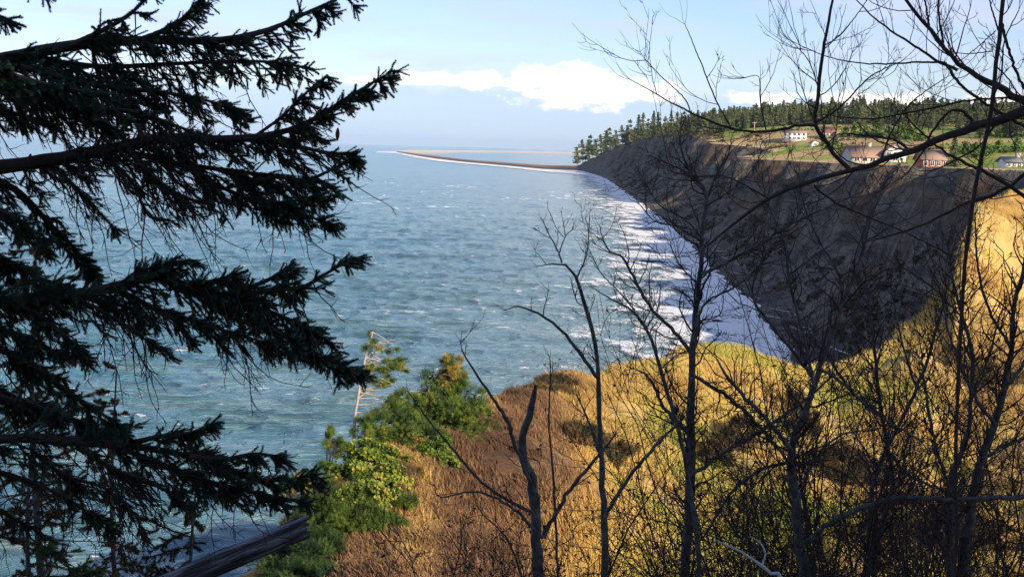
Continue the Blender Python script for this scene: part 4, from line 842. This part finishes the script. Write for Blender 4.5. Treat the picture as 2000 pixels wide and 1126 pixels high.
# generic thicket shrubs
def shrub(px, d, topy, n, label, group, leaves=.2, spread=.55, tmat='twig', cat='shrub', mat='bark_dark'):
    gz = groundz(px, d); base = np.array([(px - 1000) / F * d, d, gz - .1]); root = empty('leafless_shrub', base); tag(root, label, cat, group)
    hgt = zat(px, topy, d) - gz
    O = np.repeat(base[None], n, 0) + RNG.normal(0, .18, (n, 3)) * [1, 1, 0]; D = nrm(RNG.normal(0, spread, (n, 3)) * [1, .7, 0] + [0, 0, 1])
    L = hgt * RNG.uniform(.7, 1.1, n); S, SR = grow(O, D, L, RNG.uniform(.005, .014, n), 16, .17, (0, 0, .07), .2)
    mb = MB(); tubes(mb, S, SR, 6, RNG.uniform(.2, .8, n)); mb.build('stems', M[mat], root, True)
    tw = MB(); lf = MB(); O, D, L2, r = kids(S, SR, 15, (35, 80), (.12, .3), (.35, .98), .55, .8); cur, cr = grow(O, D, L2, np.clip(r, .0028, .007), 9, .26, (0, 0, .05)); tubes(tw, cur, cr, 4, RNG.uniform(.1, .9, len(O)))
    for lv in range(2):
        O, D, L3, r3 = kids(cur, cr, 3 if lv == 0 else 2, (28, 62), (.25, .55), (.2, .97), .65, .8); cur, cr = grow(O, D, L3, np.clip(r3, .0016, .004), 6, .32, (0, 0, .05)); tubes(tw, cur, cr, 3, RNG.uniform(.1, .9, len(O)))
    tw.build('twigs', M[tmat], root)
    if leaves:
        kk = RNG.random(len(cur)) < leaves; Pt = cur[kk, -1]
        stamp(lf, np.array([[0, 0, 0], [.5, .22, .05], [1, 0, 0], [.5, -.22, .05]]), np.array([[0, 1, 2, 3]]), Pt, RNG.normal(0, 1, (len(Pt), 3)) + [0, 0, -.6], RNG.uniform(.018, .045, len(Pt)), RNG.uniform(0, 1, len(Pt))); lf.build('dead_leaves', M['leaf_dead'], root)
    return root
sl = 'tangled leafless shrub in the dark thicket across the lower right'; sg = 'leafless shrubs of the thicket'
for px, d, ty, n in [(1010, 7.5, 930, 5), (1090, 8, 870, 5), (1160, 9, 850, 5), (1240, 8, 850, 5), (1300, 9, 900, 6), (1390, 8.5, 760, 5), (1450, 7.5, 840, 5), (1500, 9, 620, 5), (1560, 10, 480, 6), (1620, 9, 440, 6), (1660, 8, 520, 6), (1700, 10, 420, 6),
                     (1750, 9, 560, 6), (1790, 10, 400, 6), (1830, 9, 620, 6), (1880, 10, 420, 7), (1920, 9, 500, 7), (1960, 10, 360, 7), (2000, 9, 480, 6), (2050, 10, 400, 6), (1120, 6.5, 1000, 4), (1420, 6.5, 980, 4), (1250, 7, 1000, 5), (1640, 6.5, 900, 4), (1780, 7, 880, 5), (1950, 7, 800, 5)]:
    shrub(px, d, ty, n + (4 if px > 1480 else 2), sl, sg, .3)
for px, ty in [(1080, 1010), (1130, 1040), (1190, 1000), (1260, 1030), (1320, 1050), (1400, 1000), (1460, 1040), (1520, 990), (1600, 1000), (1660, 980), (1720, 960), (1790, 990), (1850, 970), (1920, 940), (1990, 960)]:
    shrub(px, 5.9 + (px % 7) * .12, ty, 6, sl, sg, .35)
for px, d, ty, n in [(1480, 8, 640, 6), (1530, 9.5, 560, 7), (1590, 8.5, 520, 7), (1645, 9.5, 560, 7), (1690, 8.8, 600, 7), (1730, 9.4, 480, 7), (1770, 8.3, 600, 7), (1815, 9.3, 520, 7), (1860, 8.6, 640, 7), (1900, 9.5, 560, 8), (1940, 8.4, 520, 8), (1985, 9.2, 600, 8), (2030, 8.8, 500, 7), (1340, 8, 880, 5), (1200, 8.5, 930, 5)]:
    shrub(px, d, ty, n, sl, sg, .3)
shrub(850, 7, 1010, 3, 'few thin bare stems at the bottom centre before the brown slope', None, 0)
shrub(940, 7.5, 960, 4, 'sparse bare shrub just left of the lichened broken tree', None, 0)

# ------------------------------------------------------------------ log
def _log():
    a = at(310, 1150, 5.6); b_ = at(592, 1030, 6.2); rt = empty('fallen_log', at(200, 1190, 5.3) - [0, 0, .4]); tag(rt, 'dark weathered broken log jutting up from the bottom left', 'log')
    P0 = at(150, 1215, 5.2); n = 60; t = np.linspace(0, 1, n); P = P0 + (b_ - P0) * t[:, None]; sides = 56
    T = nrm((b_ - P0)[None])[0]; A = nrm(np.cross(T, [0, 0, 1.])); B = np.cross(A, T)
    th = np.arange(sides) / sides * 2 * math.pi
    V = []
    for i in range(n):
        r = (.05 + .006 * (1 - t[i])) * (1 + .3 * fbm(th * 2.6, th * 0 + t[i] * 2.5, 4, 12) + .3 * np.abs(fbm(th * 6, th * 0 + t[i] * 3, 3, 15)) + .16 * fbm(th * 14, th * 0 + t[i] * 5, 2, 19))
        off = T[None] * (np.where(i == n - 1, 1., 0.) * fbm(th * 2.2, th * 0, 3, 4)[:, None] * .12)
        V.append(P[i] + r[:, None] * (A[None] * np.cos(th)[:, None] + B[None] * np.sin(th)[:, None]) + off)
    V = np.array(V).reshape(-1, 3); i = np.arange(n - 1)[:, None] * sides; j = np.arange(sides)[None]; j2 = (j + 1) % sides
    mb = MB(); mb.add(V, np.stack([i + j, i + j2, i + sides + j2, i + sides + j], -1).reshape(-1, 4)); c = len(V)
    m, nt, b = newmat('weathered_log'); tc = N(nt, 'ShaderNodeTexCoord')
    q = Vector(T).to_track_quat('X', 'Z').inverted().to_euler()
    mp = mapping(nt, mapping(nt, tc.outputs['Object'], rot=tuple(q)), (2., 26, 26)); n1 = noise(nt, mp, 1., 6, .7, .5)
    r_ = ramp(nt, [(.4, (.006, .006, .008)), (.49, (.035, .035, .04)), (.6, (.17, .18, .21))]); nt.links.new(n1.outputs[0], r_.inputs[0]); nt.links.new(r_.outputs[0], b.inputs['Base Color']); b.inputs['Roughness'].default_value = .75; bump(nt, b, n1.outputs[0], 1., .02)
    mb.build('log', m, rt, True)
    mb = MB(); tip = V[-sides:]; cc = tip.mean(0) - T * .05; mb.add(np.concatenate([tip, [cc]]), np.array([(k_, (k_ + 1) % sides, sides) for k_ in range(sides)])); mb.build('broken_end', M['bark_dark'], rt)
_log()

# ------------------------------------------------------------------ bushes on the knoll
def groundd(px, py):
    kk = knots(np.array([float(px)])); D = np.linspace(20, kk[0, 5, 0] + .5, 300); Zg = nearz(np.array([float(px)]), D[None])[0]
    x = (px - 1000) / F * D; rel = np.stack([x, D, Zg - H], 1); pys = 563 - F * (rel @ uc) / (rel @ fw)
    j = np.argmax(pys <= py); return float(D[j]) if pys.min() <= py else float(D[-1])
def blob_bush(name, label, cat, blobs, d, mat, count, size, template=SP, trunk=None, tintr=(.1, .9), stem='bark_dark', wind=(.25, 0, .25), lit=0, part='foliage', hollow=.45):
    """blobs: (px,py,rx,ry) px ellipses, turned into 3-D ellipsoids at depth d"""
    px0, py0 = blobs[0][:2]; root_p = at(px0, max(b_[1] + b_[3] for b_ in blobs), d); root = empty(name, root_p); tag(root, label, cat)
    count = int(count * 1.9); area = np.array([b_[2] * b_[3] for b_ in blobs], float); pr = area / area.sum(); k = RNG.choice(len(blobs), count, p=pr); Bc = np.array([at(b_[0], b_[1], d + (b_[4] if len(b_) > 4 else 0)) for b_ in blobs])
    dk = np.full(len(blobs), float(d))
    if lit:
        dk = np.array([groundd(b_[0], b_[1] + b_[3] * .55) for b_ in blobs]); Bc = np.array([at(b_[0], b_[1], q_) for b_, q_ in zip(blobs, dk)])
        root_p = at(px0, blobs[0][1] + blobs[0][3] * .5, dk[0]); root.location = root_p
    rx = np.array([b_[2] for b_ in blobs]) / F * dk; ry = np.array([b_[3] for b_ in blobs]) / F * dk
    nc = max(6, count // 40); ck = RNG.choice(len(blobs), nc, p=pr); cu = nrm(RNG.normal(0, 1, (nc, 3))); cq = RNG.uniform(.55, 1.12, nc); ci = RNG.integers(0, nc, count)
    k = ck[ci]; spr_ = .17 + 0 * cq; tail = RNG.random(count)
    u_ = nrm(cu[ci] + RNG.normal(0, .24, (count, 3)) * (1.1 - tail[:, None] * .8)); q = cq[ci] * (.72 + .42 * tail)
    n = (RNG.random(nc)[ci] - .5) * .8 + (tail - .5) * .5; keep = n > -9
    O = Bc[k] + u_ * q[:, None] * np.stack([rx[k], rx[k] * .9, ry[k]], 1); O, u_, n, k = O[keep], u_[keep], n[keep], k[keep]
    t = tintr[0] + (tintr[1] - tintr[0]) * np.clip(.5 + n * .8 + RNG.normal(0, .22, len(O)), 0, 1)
    fb = MB(); stamp(fb, template[0], template[1], O, u_ * .8 + np.array(wind) + RNG.normal(0, .35, (len(O), 3)), size * 1.15 * RNG.uniform(.6, 1.4, len(O)), t); fb.build(part, M[mat], root)
    tw = MB(); m = 26; kk = RNG.choice(len(blobs), m, p=pr); E = Bc[kk] + nrm(RNG.normal(0, 1, (m, 3))) * .7 * np.stack([rx[kk], rx[kk], ry[kk]], 1)
    if trunk is None:
        st_ = np.repeat(root_p[None], m, 0); P = np.stack([st_, st_ * .5 + E * .5 + RNG.normal(0, .1, (m, 3)), E], 1); tubes(tw, P, np.tile([.045, .025, .008], (m, 1)), 4); tw.build('stems', M[stem], root)
    else:
        P, R = wpts(trunk, d); R = R * .6; g = groundz(trunk[0][0], d); P[0, 2] = min(P[0, 2], g); Q, RR, L = resample(P, R, 26); tubes(tw, Q, RR, 7); tw.build('trunk', M[stem], root, True)
        tb_ = MB(); j = np.array([np.argmin(np.abs(Q[:, 2] - e[2] + .1)) for e in Bc]); 
        for e, jj in zip(Bc, j):
            for q_ in range(4):
                s_ = Q[max(0, min(25, jj + RNG.integers(-2, 3)))]; e2_ = e + RNG.normal(0, .12, 3); P = np.stack([s_, s_ * .5 + e2_ * .5 + [0, 0, .04], e2_]); tubes(tb_, P, np.array([.02, .014, .006]), 4)
        tb_.build('branches', M[stem], root)
    return root
blob_bush('wind_swept_conifer', 'thin pale-trunked conifer leaning left of the dome conifer, foliage only on its right', 'conifer', [(732, 655, 16, 12), (745, 682, 30, 11), (772, 672, 16, 8), (752, 712, 40, 13), (780, 706, 20, 9), (745, 742, 24, 10), (765, 752, 20, 10), (790, 715, 12, 8)], 43, 'fol_green', 700, .17,
          trunk=[(688, 880, 15), (692, 830, 13), (698, 785, 11), (706, 735, 9), (716, 690, 7), (728, 648, 5)], tintr=(.25, .95), stem='pale_wood', wind=(.5, 0, .15))
tb_ = MB()
for (x0, y0, x1, y1) in [(701, 765, 760, 772), (699, 778, 752, 770), (697, 790, 745, 783), (703, 756, 748, 762), (695, 805, 735, 800)]:
    tubes(tb_, np.array([at(x0, y0, 43), at((x0 + x1) / 2, (y0 + y1) / 2 + 3, 43), at(x1, y1, 42.8)]), np.array([.03, .022, .012]), 4)
tb_.build('dead_branches', M['pale_wood'], bpy.data.objects['wind_swept_conifer'])
blob_bush('dome_conifer', 'dense dome-shaped conifer with rusty orange tip on the knoll', 'conifer', [(878, 735, 34, 34), (880, 712, 16, 16), (850, 770, 42, 40), (905, 775, 44, 38), (875, 800, 66, 42), (930, 815, 38, 34), (830, 800, 30, 34), (870, 835, 70, 30)], 45, 'fol_green', 4600, .2, tintr=(.0, .85), wind=(.15, 0, .4))
blob_bush('rusty_crown_tip', 'rusty dry shoots crowning the dome-shaped conifer', 'dry shoots', [(880, 712, 22, 16), (872, 730, 24, 16), (892, 722, 16, 14)], 44.7, 'fol_green', 260, .2, tintr=(.75, 1.15), wind=(.1, 0, .7))
blob_bush('spreading_conifer', 'low spreading conifer with dark skirts between pale trunk and dome conifer', 'conifer', [(740, 830, 46, 24), (790, 835, 60, 28), (770, 800, 44, 20), (720, 850, 30, 16), (835, 860, 40, 26), (800, 780, 30, 14)], 43.5, 'fol_green', 3000, .2, tintr=(.15, .85), wind=(.4, 0, .3), lit=1)
blob_bush('pale_green_bush', 'upright pale green bush left of the pale leaning trunk', 'bush', [(640, 850, 9, 20), (652, 868, 14, 14), (668, 880, 18, 12), (640, 905, 10, 12)], 41, 'fol_bright', 420, .16, tintr=(.0, .5), wind=(0, 0, .7), lit=1)
blob_bush('yellow_leaf_bush', 'yellow-green leafy bush below the leaning trunk, brightest on the slope', 'bush', [(700, 890, 38, 26), (735, 900, 40, 30), (690, 930, 50, 30), (745, 945, 52, 34), (720, 975, 60, 26), (770, 905, 28, 20)], 39.5, 'fol_bright', 3200, .13, SPL, tintr=(.0, .95), wind=(0, -.2, .3), lit=1)
blob_bush('right_leaf_bush', 'small green leafy bush under the dome conifer', 'bush', [(850, 880, 34, 22), (870, 905, 22, 16), (830, 890, 20, 16)], 42.5, 'fol_bright', 700, .13, SPL, tintr=(.0, .6), wind=(0, -.2, .3), lit=1)
blob_bush('rust_shrub', 'rust brown shrub at the left foot of the yellow-green bush', 'bush', [(655, 960, 26, 20), (690, 985, 40, 16), (735, 1000, 40, 14), (800, 930, 30, 24), (790, 970, 24, 20)], 38, 'fol_olive', 1200, .17, tintr=(.5, 1.1), wind=(0, 0, .4), lit=1)
blob_bush('green_mat_bush', 'spreading deep green bush low on the knoll, above the bare brown slope', 'bush', [(700, 1010, 60, 26), (745, 1020, 50, 22), (660, 1030, 50, 30), (790, 985, 26, 16), (640, 1000, 30, 26), (700, 975, 30, 18), (760, 955, 26, 18), (640, 930, 24, 24)], 36.5, 'fol_bright', 3000, .16, tintr=(-.3, .45), wind=(.2, 0, .3), lit=1)
blob_bush('shaded_bush', 'dark green bush at the bottom just right of the log', 'bush', [(560, 1100, 60, 40), (620, 1080, 50, 50), (600, 1130, 80, 30), (650, 1120, 40, 20)], 30, 'fol_deep', 3600, .16, tintr=(.1, .8), wind=(.1, 0, .5), lit=1)
blob_bush('ridge_bush', 'dark green bush on the knoll edge between the log and the yellow-green bush', 'bush', [(610, 990, 30, 40), (640, 960, 24, 30), (600, 1040, 40, 30)], 35, 'fol_deep', 1800, .17, tintr=(.2, .9), wind=(.1, 0, .5), lit=1)
blob_bush('small_conifer', 'small orange-tinged conifer tip above the end of the lowest spruce limb', 'conifer', [(570, 935, 12, 22), (560, 955, 18, 16), (590, 950, 14, 20)], 33, 'fol_green', 420, .16, tintr=(.4, 1.1), wind=(0, 0, .8))
for lab, bl, dns in [('rounded brown brush crowning the knob at the left end of the headland crest', [(1078, 752, 40, 14), (1050, 762, 30, 10)], 900), ('dark olive brush in the hollow right of the straight-trunked tree', [(1440, 850, 40, 30), (1400, 890, 40, 30)], 1300),
    ('brown brush patch below the crest behind the forked tree', [(1555, 790, 22, 36), (1575, 830, 26, 30)], 1100), ('dark brush at the bottom of the golden slope right of the forked tree', [(1640, 900, 50, 34), (1700, 930, 60, 30)], 1900),
    ('rust brown brush added in place of shade in the low hollow at the far lower right', [(1790, 1000, 90, 40), (1860, 1040, 90, 40), (1740, 1050, 70, 40)], 3200), ('russet brush on the slope below the slender tree', [(1130, 850, 40, 24), (1190, 880, 46, 26)], 1300), ('olive brush on the right flank of the golden slope under the sand face', [(1880, 700, 50, 26), (1940, 740, 50, 30)], 1400)]:  # lower-right hollow clump is added to stand in for shade there
    blob_bush('brush_clump', lab, 'brush', bl, 60, 'fol_olive', dns, .3, tintr=(.3, 1.05), wind=(0, 0, .6), lit=1)
# stone
p = at(793, 1102, 26); mb = MB(); v = nrm(RNG.normal(0, 1, (60, 3)))
import bmesh
bm = bmesh.new(); bmesh.ops.create_icosphere(bm, subdivisions=3, radius=1)
for v_ in bm.verts: c = v_.co; v_.co = Vector((c.x * .11, c.y * .09, c.z * .075)) * (1 + .35 * float(fbm(np.array(c.x * 1.5 + 3), np.array(c.z * 1.5 + c.y), 3, 6)))
me = bpy.data.meshes.new('stone'); bm.to_mesh(me); bm.free(); me.materials.append(M['stone']); o = bpy.data.objects.new('stone', me); o.location = (p[0], p[1], groundz(793, 26) + .06); COL.objects.link(o); tag(o, 'small pale stone lying on the brown slope at the bottom', 'stone')

# ------------------------------------------------------------------ mid-distance conifers at left, seen through the spruce
def mid_conifer(name, label, px, d, topy, w, mat, seed, bare=0., dens=1., tintr=(.1, .9), cat='conifer'):
    gz = groundz(px, d); x = (px - 1000) / F * d; zt = zat(px, topy, d); h = zt - gz; root = empty(name, (x, d, gz - .2)); tag(root, label, cat)
    mb = MB(); n = 12; t = np.linspace(0, 1, n); TP = np.stack([x + .05 * np.sin(t * 7), np.full(n, d), gz - .2 + h * t], 1); tubes(mb, TP, .0095 * h * (1 - .92 * t) + .006, 8); mb.build('trunk', M['bark_alder'], root, True)
    m = int(h * 9 * dens); q = RNG.uniform(bare, .97, m); a = RNG.uniform(0, 6.283, m); L = w * (1 - q) ** .7 * RNG.uniform(.5, 1.15, m) + .15
    O = np.stack([np.interp(q, t, TP[:, 0]), np.full(m, d), gz + h * q], 1); D = np.stack([np.cos(a), np.sin(a), RNG.uniform(-.25, .25, m)], 1)
    S, SR = grow(O, D, L, .006 + L * .008, 9, .1, (0, 0, -.02), .2); tw = MB(); tubes(tw, S, SR, 4)
    O2, D2, L2, r2 = kids(S, SR, 9, (35, 65), (.2, .4), (.2, 1), .5, 1.); S2, R2 = grow(O2, D2, L2, np.full(len(O2), .005), 5, .12, (0, 0, -.08)); tubes(tw, S2, R2, 3); tw.build('branches', M['twig'], root)
    fb = MB()
    for A in (S, S2):
        P = A[:, :-1].reshape(-1, 3); sg_ = (A[:, 1:] - A[:, :-1]).reshape(-1, 3); ln = np.linalg.norm(sg_, axis=1); kk = (RNG.random(len(P)) < .75) & (fbm(P[:, 0] * 1.5, P[:, 2] * 1.5, 2, seed) > -.15)
        stamp(fb, NT[0][:96], NT[1][:32], P[kk], sg_[kk], np.stack([ln[kk] * 2.2, np.full(kk.sum(), .3), np.full(kk.sum(), .3)], 1), RNG.uniform(*tintr, kk.sum()))
    fb.build('crown', M[mat], root); return root
mid_conifer('brown_conifer', 'sunlit rusty conifer glimpsed through the spruce at the left edge', 60, 13, 430, 1.05, 'fol_olive', 3, .15, 1.4, (.4, 1.2))
mid_conifer('olive_conifer', 'olive conifer with feathery branches behind the lowest spruce limbs', 375, 12, 860, 1.1, 'fol_olive', 5, .2, 1.3, (.0, .7))
mid_conifer('lower_conifer', 'grey-green conifer with pale straight trunk in the bottom left corner', 48, 10, 760, .95, 'fol_deep', 7, .3, .9, (.3, 1.))
mid_conifer('young_conifer', 'narrow rusty-tipped conifer rising behind the spruce left of the open water', 215, 15, 690, .6, 'fol_olive', 9, .2, 1.2, (.3, 1.2))
# ------------------------------------------------------------------ unseen trees added behind the viewpoint to shade the foreground
for i, (x, y, h) in enumerate([(7, -8, 15), (12, -9, 16), (9, -13, 18), (15, -14, 18), (5, -5.5, 11), (13, -5, 14), (17, -9, 16), (10, -5, 12), (3, -9, 14), (20, -13, 18), (16, -5, 13), (0, -12, 15)]):
    o = copy_tree(protos[i % 6]); o.location = (x - 2, y, H - 1.9); s = h / 24; o.scale = (s * 1.15, s * 1.15, s); o.rotation_euler = (0, 0, i); tag(o, 'unseen conifer added behind the viewpoint to shade the foreground', 'conifer', 'shade-casting conifers added behind the viewpoint')

# ------------------------------------------------------------------ light and sky
EL, AZ = math.radians(23), math.radians(143)
sd = np.array([math.sin(AZ) * math.cos(EL), math.cos(AZ) * math.cos(EL), math.sin(EL)])
L = bpy.data.lights.new('sun', 'SUN'); L.energy = 5.0; L.angle = math.radians(.5); L.color = (1, .85, .64)
so = bpy.data.objects.new('sun', L); so.rotation_euler = Vector(sd).to_track_quat('Z', 'Y').to_euler(); COL.objects.link(so)
W = bpy.data.worlds.new('World'); sc.world = W; W.use_nodes = True; nt = W.node_tree; bg = nt.nodes['Background']
sky = N(nt, 'ShaderNodeTexSky', sky_type='NISHITA', sun_disc=False, sun_elevation=EL, sun_rotation=AZ, altitude=50, air_density=1.0, dust_density=.6, ozone_density=1.6)
tc = N(nt, 'ShaderNodeTexCoord'); sp_ = N(nt, 'ShaderNodeSeparateXYZ'); nt.links.new(tc.outputs['Generated'], sp_.inputs[0])
az = mth(nt, 'ARCTAN2', sp_.outputs[0], sp_.outputs[1]); el = mth(nt, 'ARCSINE', sp_.outputs[2])
cv = N(nt, 'ShaderNodeCombineXYZ'); nt.links.new(az, cv.inputs[0]); nt.links.new(mth(nt, 'MULTIPLY', el, 1.8), cv.inputs[1])
c1 = noise(nt, cv.outputs[0], 28, 8, .6, .1); c2 = noise(nt, mapping(nt, cv.outputs[0], (4.5, 16, 1)), 1., 6, .55, .3); c3 = noise(nt, cv.outputs[0], 75, 7, .62)
def ell(ax, ay, rx, ry, k=1.2):
    a = mth(nt, 'POWER', mth(nt, 'ABSOLUTE', mth(nt, 'DIVIDE', mth(nt, 'SUBTRACT', az, ax), rx)), 2.); b_ = mth(nt, 'POWER', mth(nt, 'ABSOLUTE', mth(nt, 'DIVIDE', mth(nt, 'SUBTRACT', el, ay), ry)), 2.)
    return mth(nt, 'SUBTRACT', 1., mth(nt, 'SQRT', mth(nt, 'ADD', a, b_)))
def A_(px): return math.atan((px - 1000) / F)
def E_(py, px=1000): return (289 + (px - 1000) * .0244 - py) / F
cb = None
for px, py, rx, ry in [(1110, 172, 150, 45), (1040, 152, 70, 26), (1230, 180, 110, 26), (1090, 200, 60, 24), (820, 156, 110, 14), (935, 158, 50, 22), (700, 160, 60, 9), (1460, 196, 90, 14), (1700, 200, 130, 16), (1950, 205, 100, 18)]:
    e_ = ell(A_(px), E_(py, px), rx / F, ry / F); cb = e_ if cb is None else mth(nt, 'MAXIMUM', cb, e_)
cn = mth(nt, 'ADD', mth(nt, 'MULTIPLY', mth(nt, 'SUBTRACT', c1.outputs[0], .5), 2.4), mth(nt, 'MULTIPLY', mth(nt, 'SUBTRACT', c3.outputs[0], .5), 1.2))
cum = sstep(nt, mth(nt, 'ADD', cb, cn), -.08, .5)
# blue-grey bank below
bank_top = mth(nt, 'ADD', .047, mth(nt, 'MULTIPLY', mth(nt, 'SUBTRACT', c1.outputs[0], .5), .035))
bank = mth(nt, 'SUBTRACT', 1., sstep(nt, mth(nt, 'SUBTRACT', el, bank_top), -.006, .006))
high = sstep(nt, c2.outputs[0], .4, .72)
skyc = mixc(nt, 1., sky.outputs[0], (1.02, 1.06, 1.38), 'MULTIPLY')
s1 = mixc(nt, mth(nt, 'MULTIPLY', high, .8), skyc, (5.6, 6.0, 7.9))
s2 = mixc(nt, mth(nt, 'MULTIPLY', bank, .7), s1, (4.5, 6.0, 8.1))
shade = mixc(nt, sstep(nt, c3.outputs[0], .35, .65), (8.2, 8.2, 8.8), (11.5, 10.8, 10.2))
s3 = mixc(nt, cum, s2, shade)
nt.links.new(s3, bg.inputs[0]); bg.inputs[1].default_value = .086
sc.view_settings.view_transform = 'Standard'; sc.view_settings.look = 'None'; sc.view_settings.gamma = 1; sc.view_settings.exposure = .62

hz = MB(); box(hz, -9000, 9000, -400, 26000, -6, 190); hm = bpy.data.materials.new('haze_air'); hm.use_nodes = True; nt = hm.node_tree
nt.nodes.remove(nt.nodes['Principled BSDF']); pv = N(nt, 'ShaderNodeVolumePrincipled', Density=HAZE); pv.inputs['Color'].default_value = (.6, .8, 1, 1); pv.inputs['Anisotropy'].default_value = .1
nt.links.new(pv.outputs[0], nt.nodes['Material Output'].inputs['Volume']); tag(hz.build('haze', hm), None, None, kind='stuff')
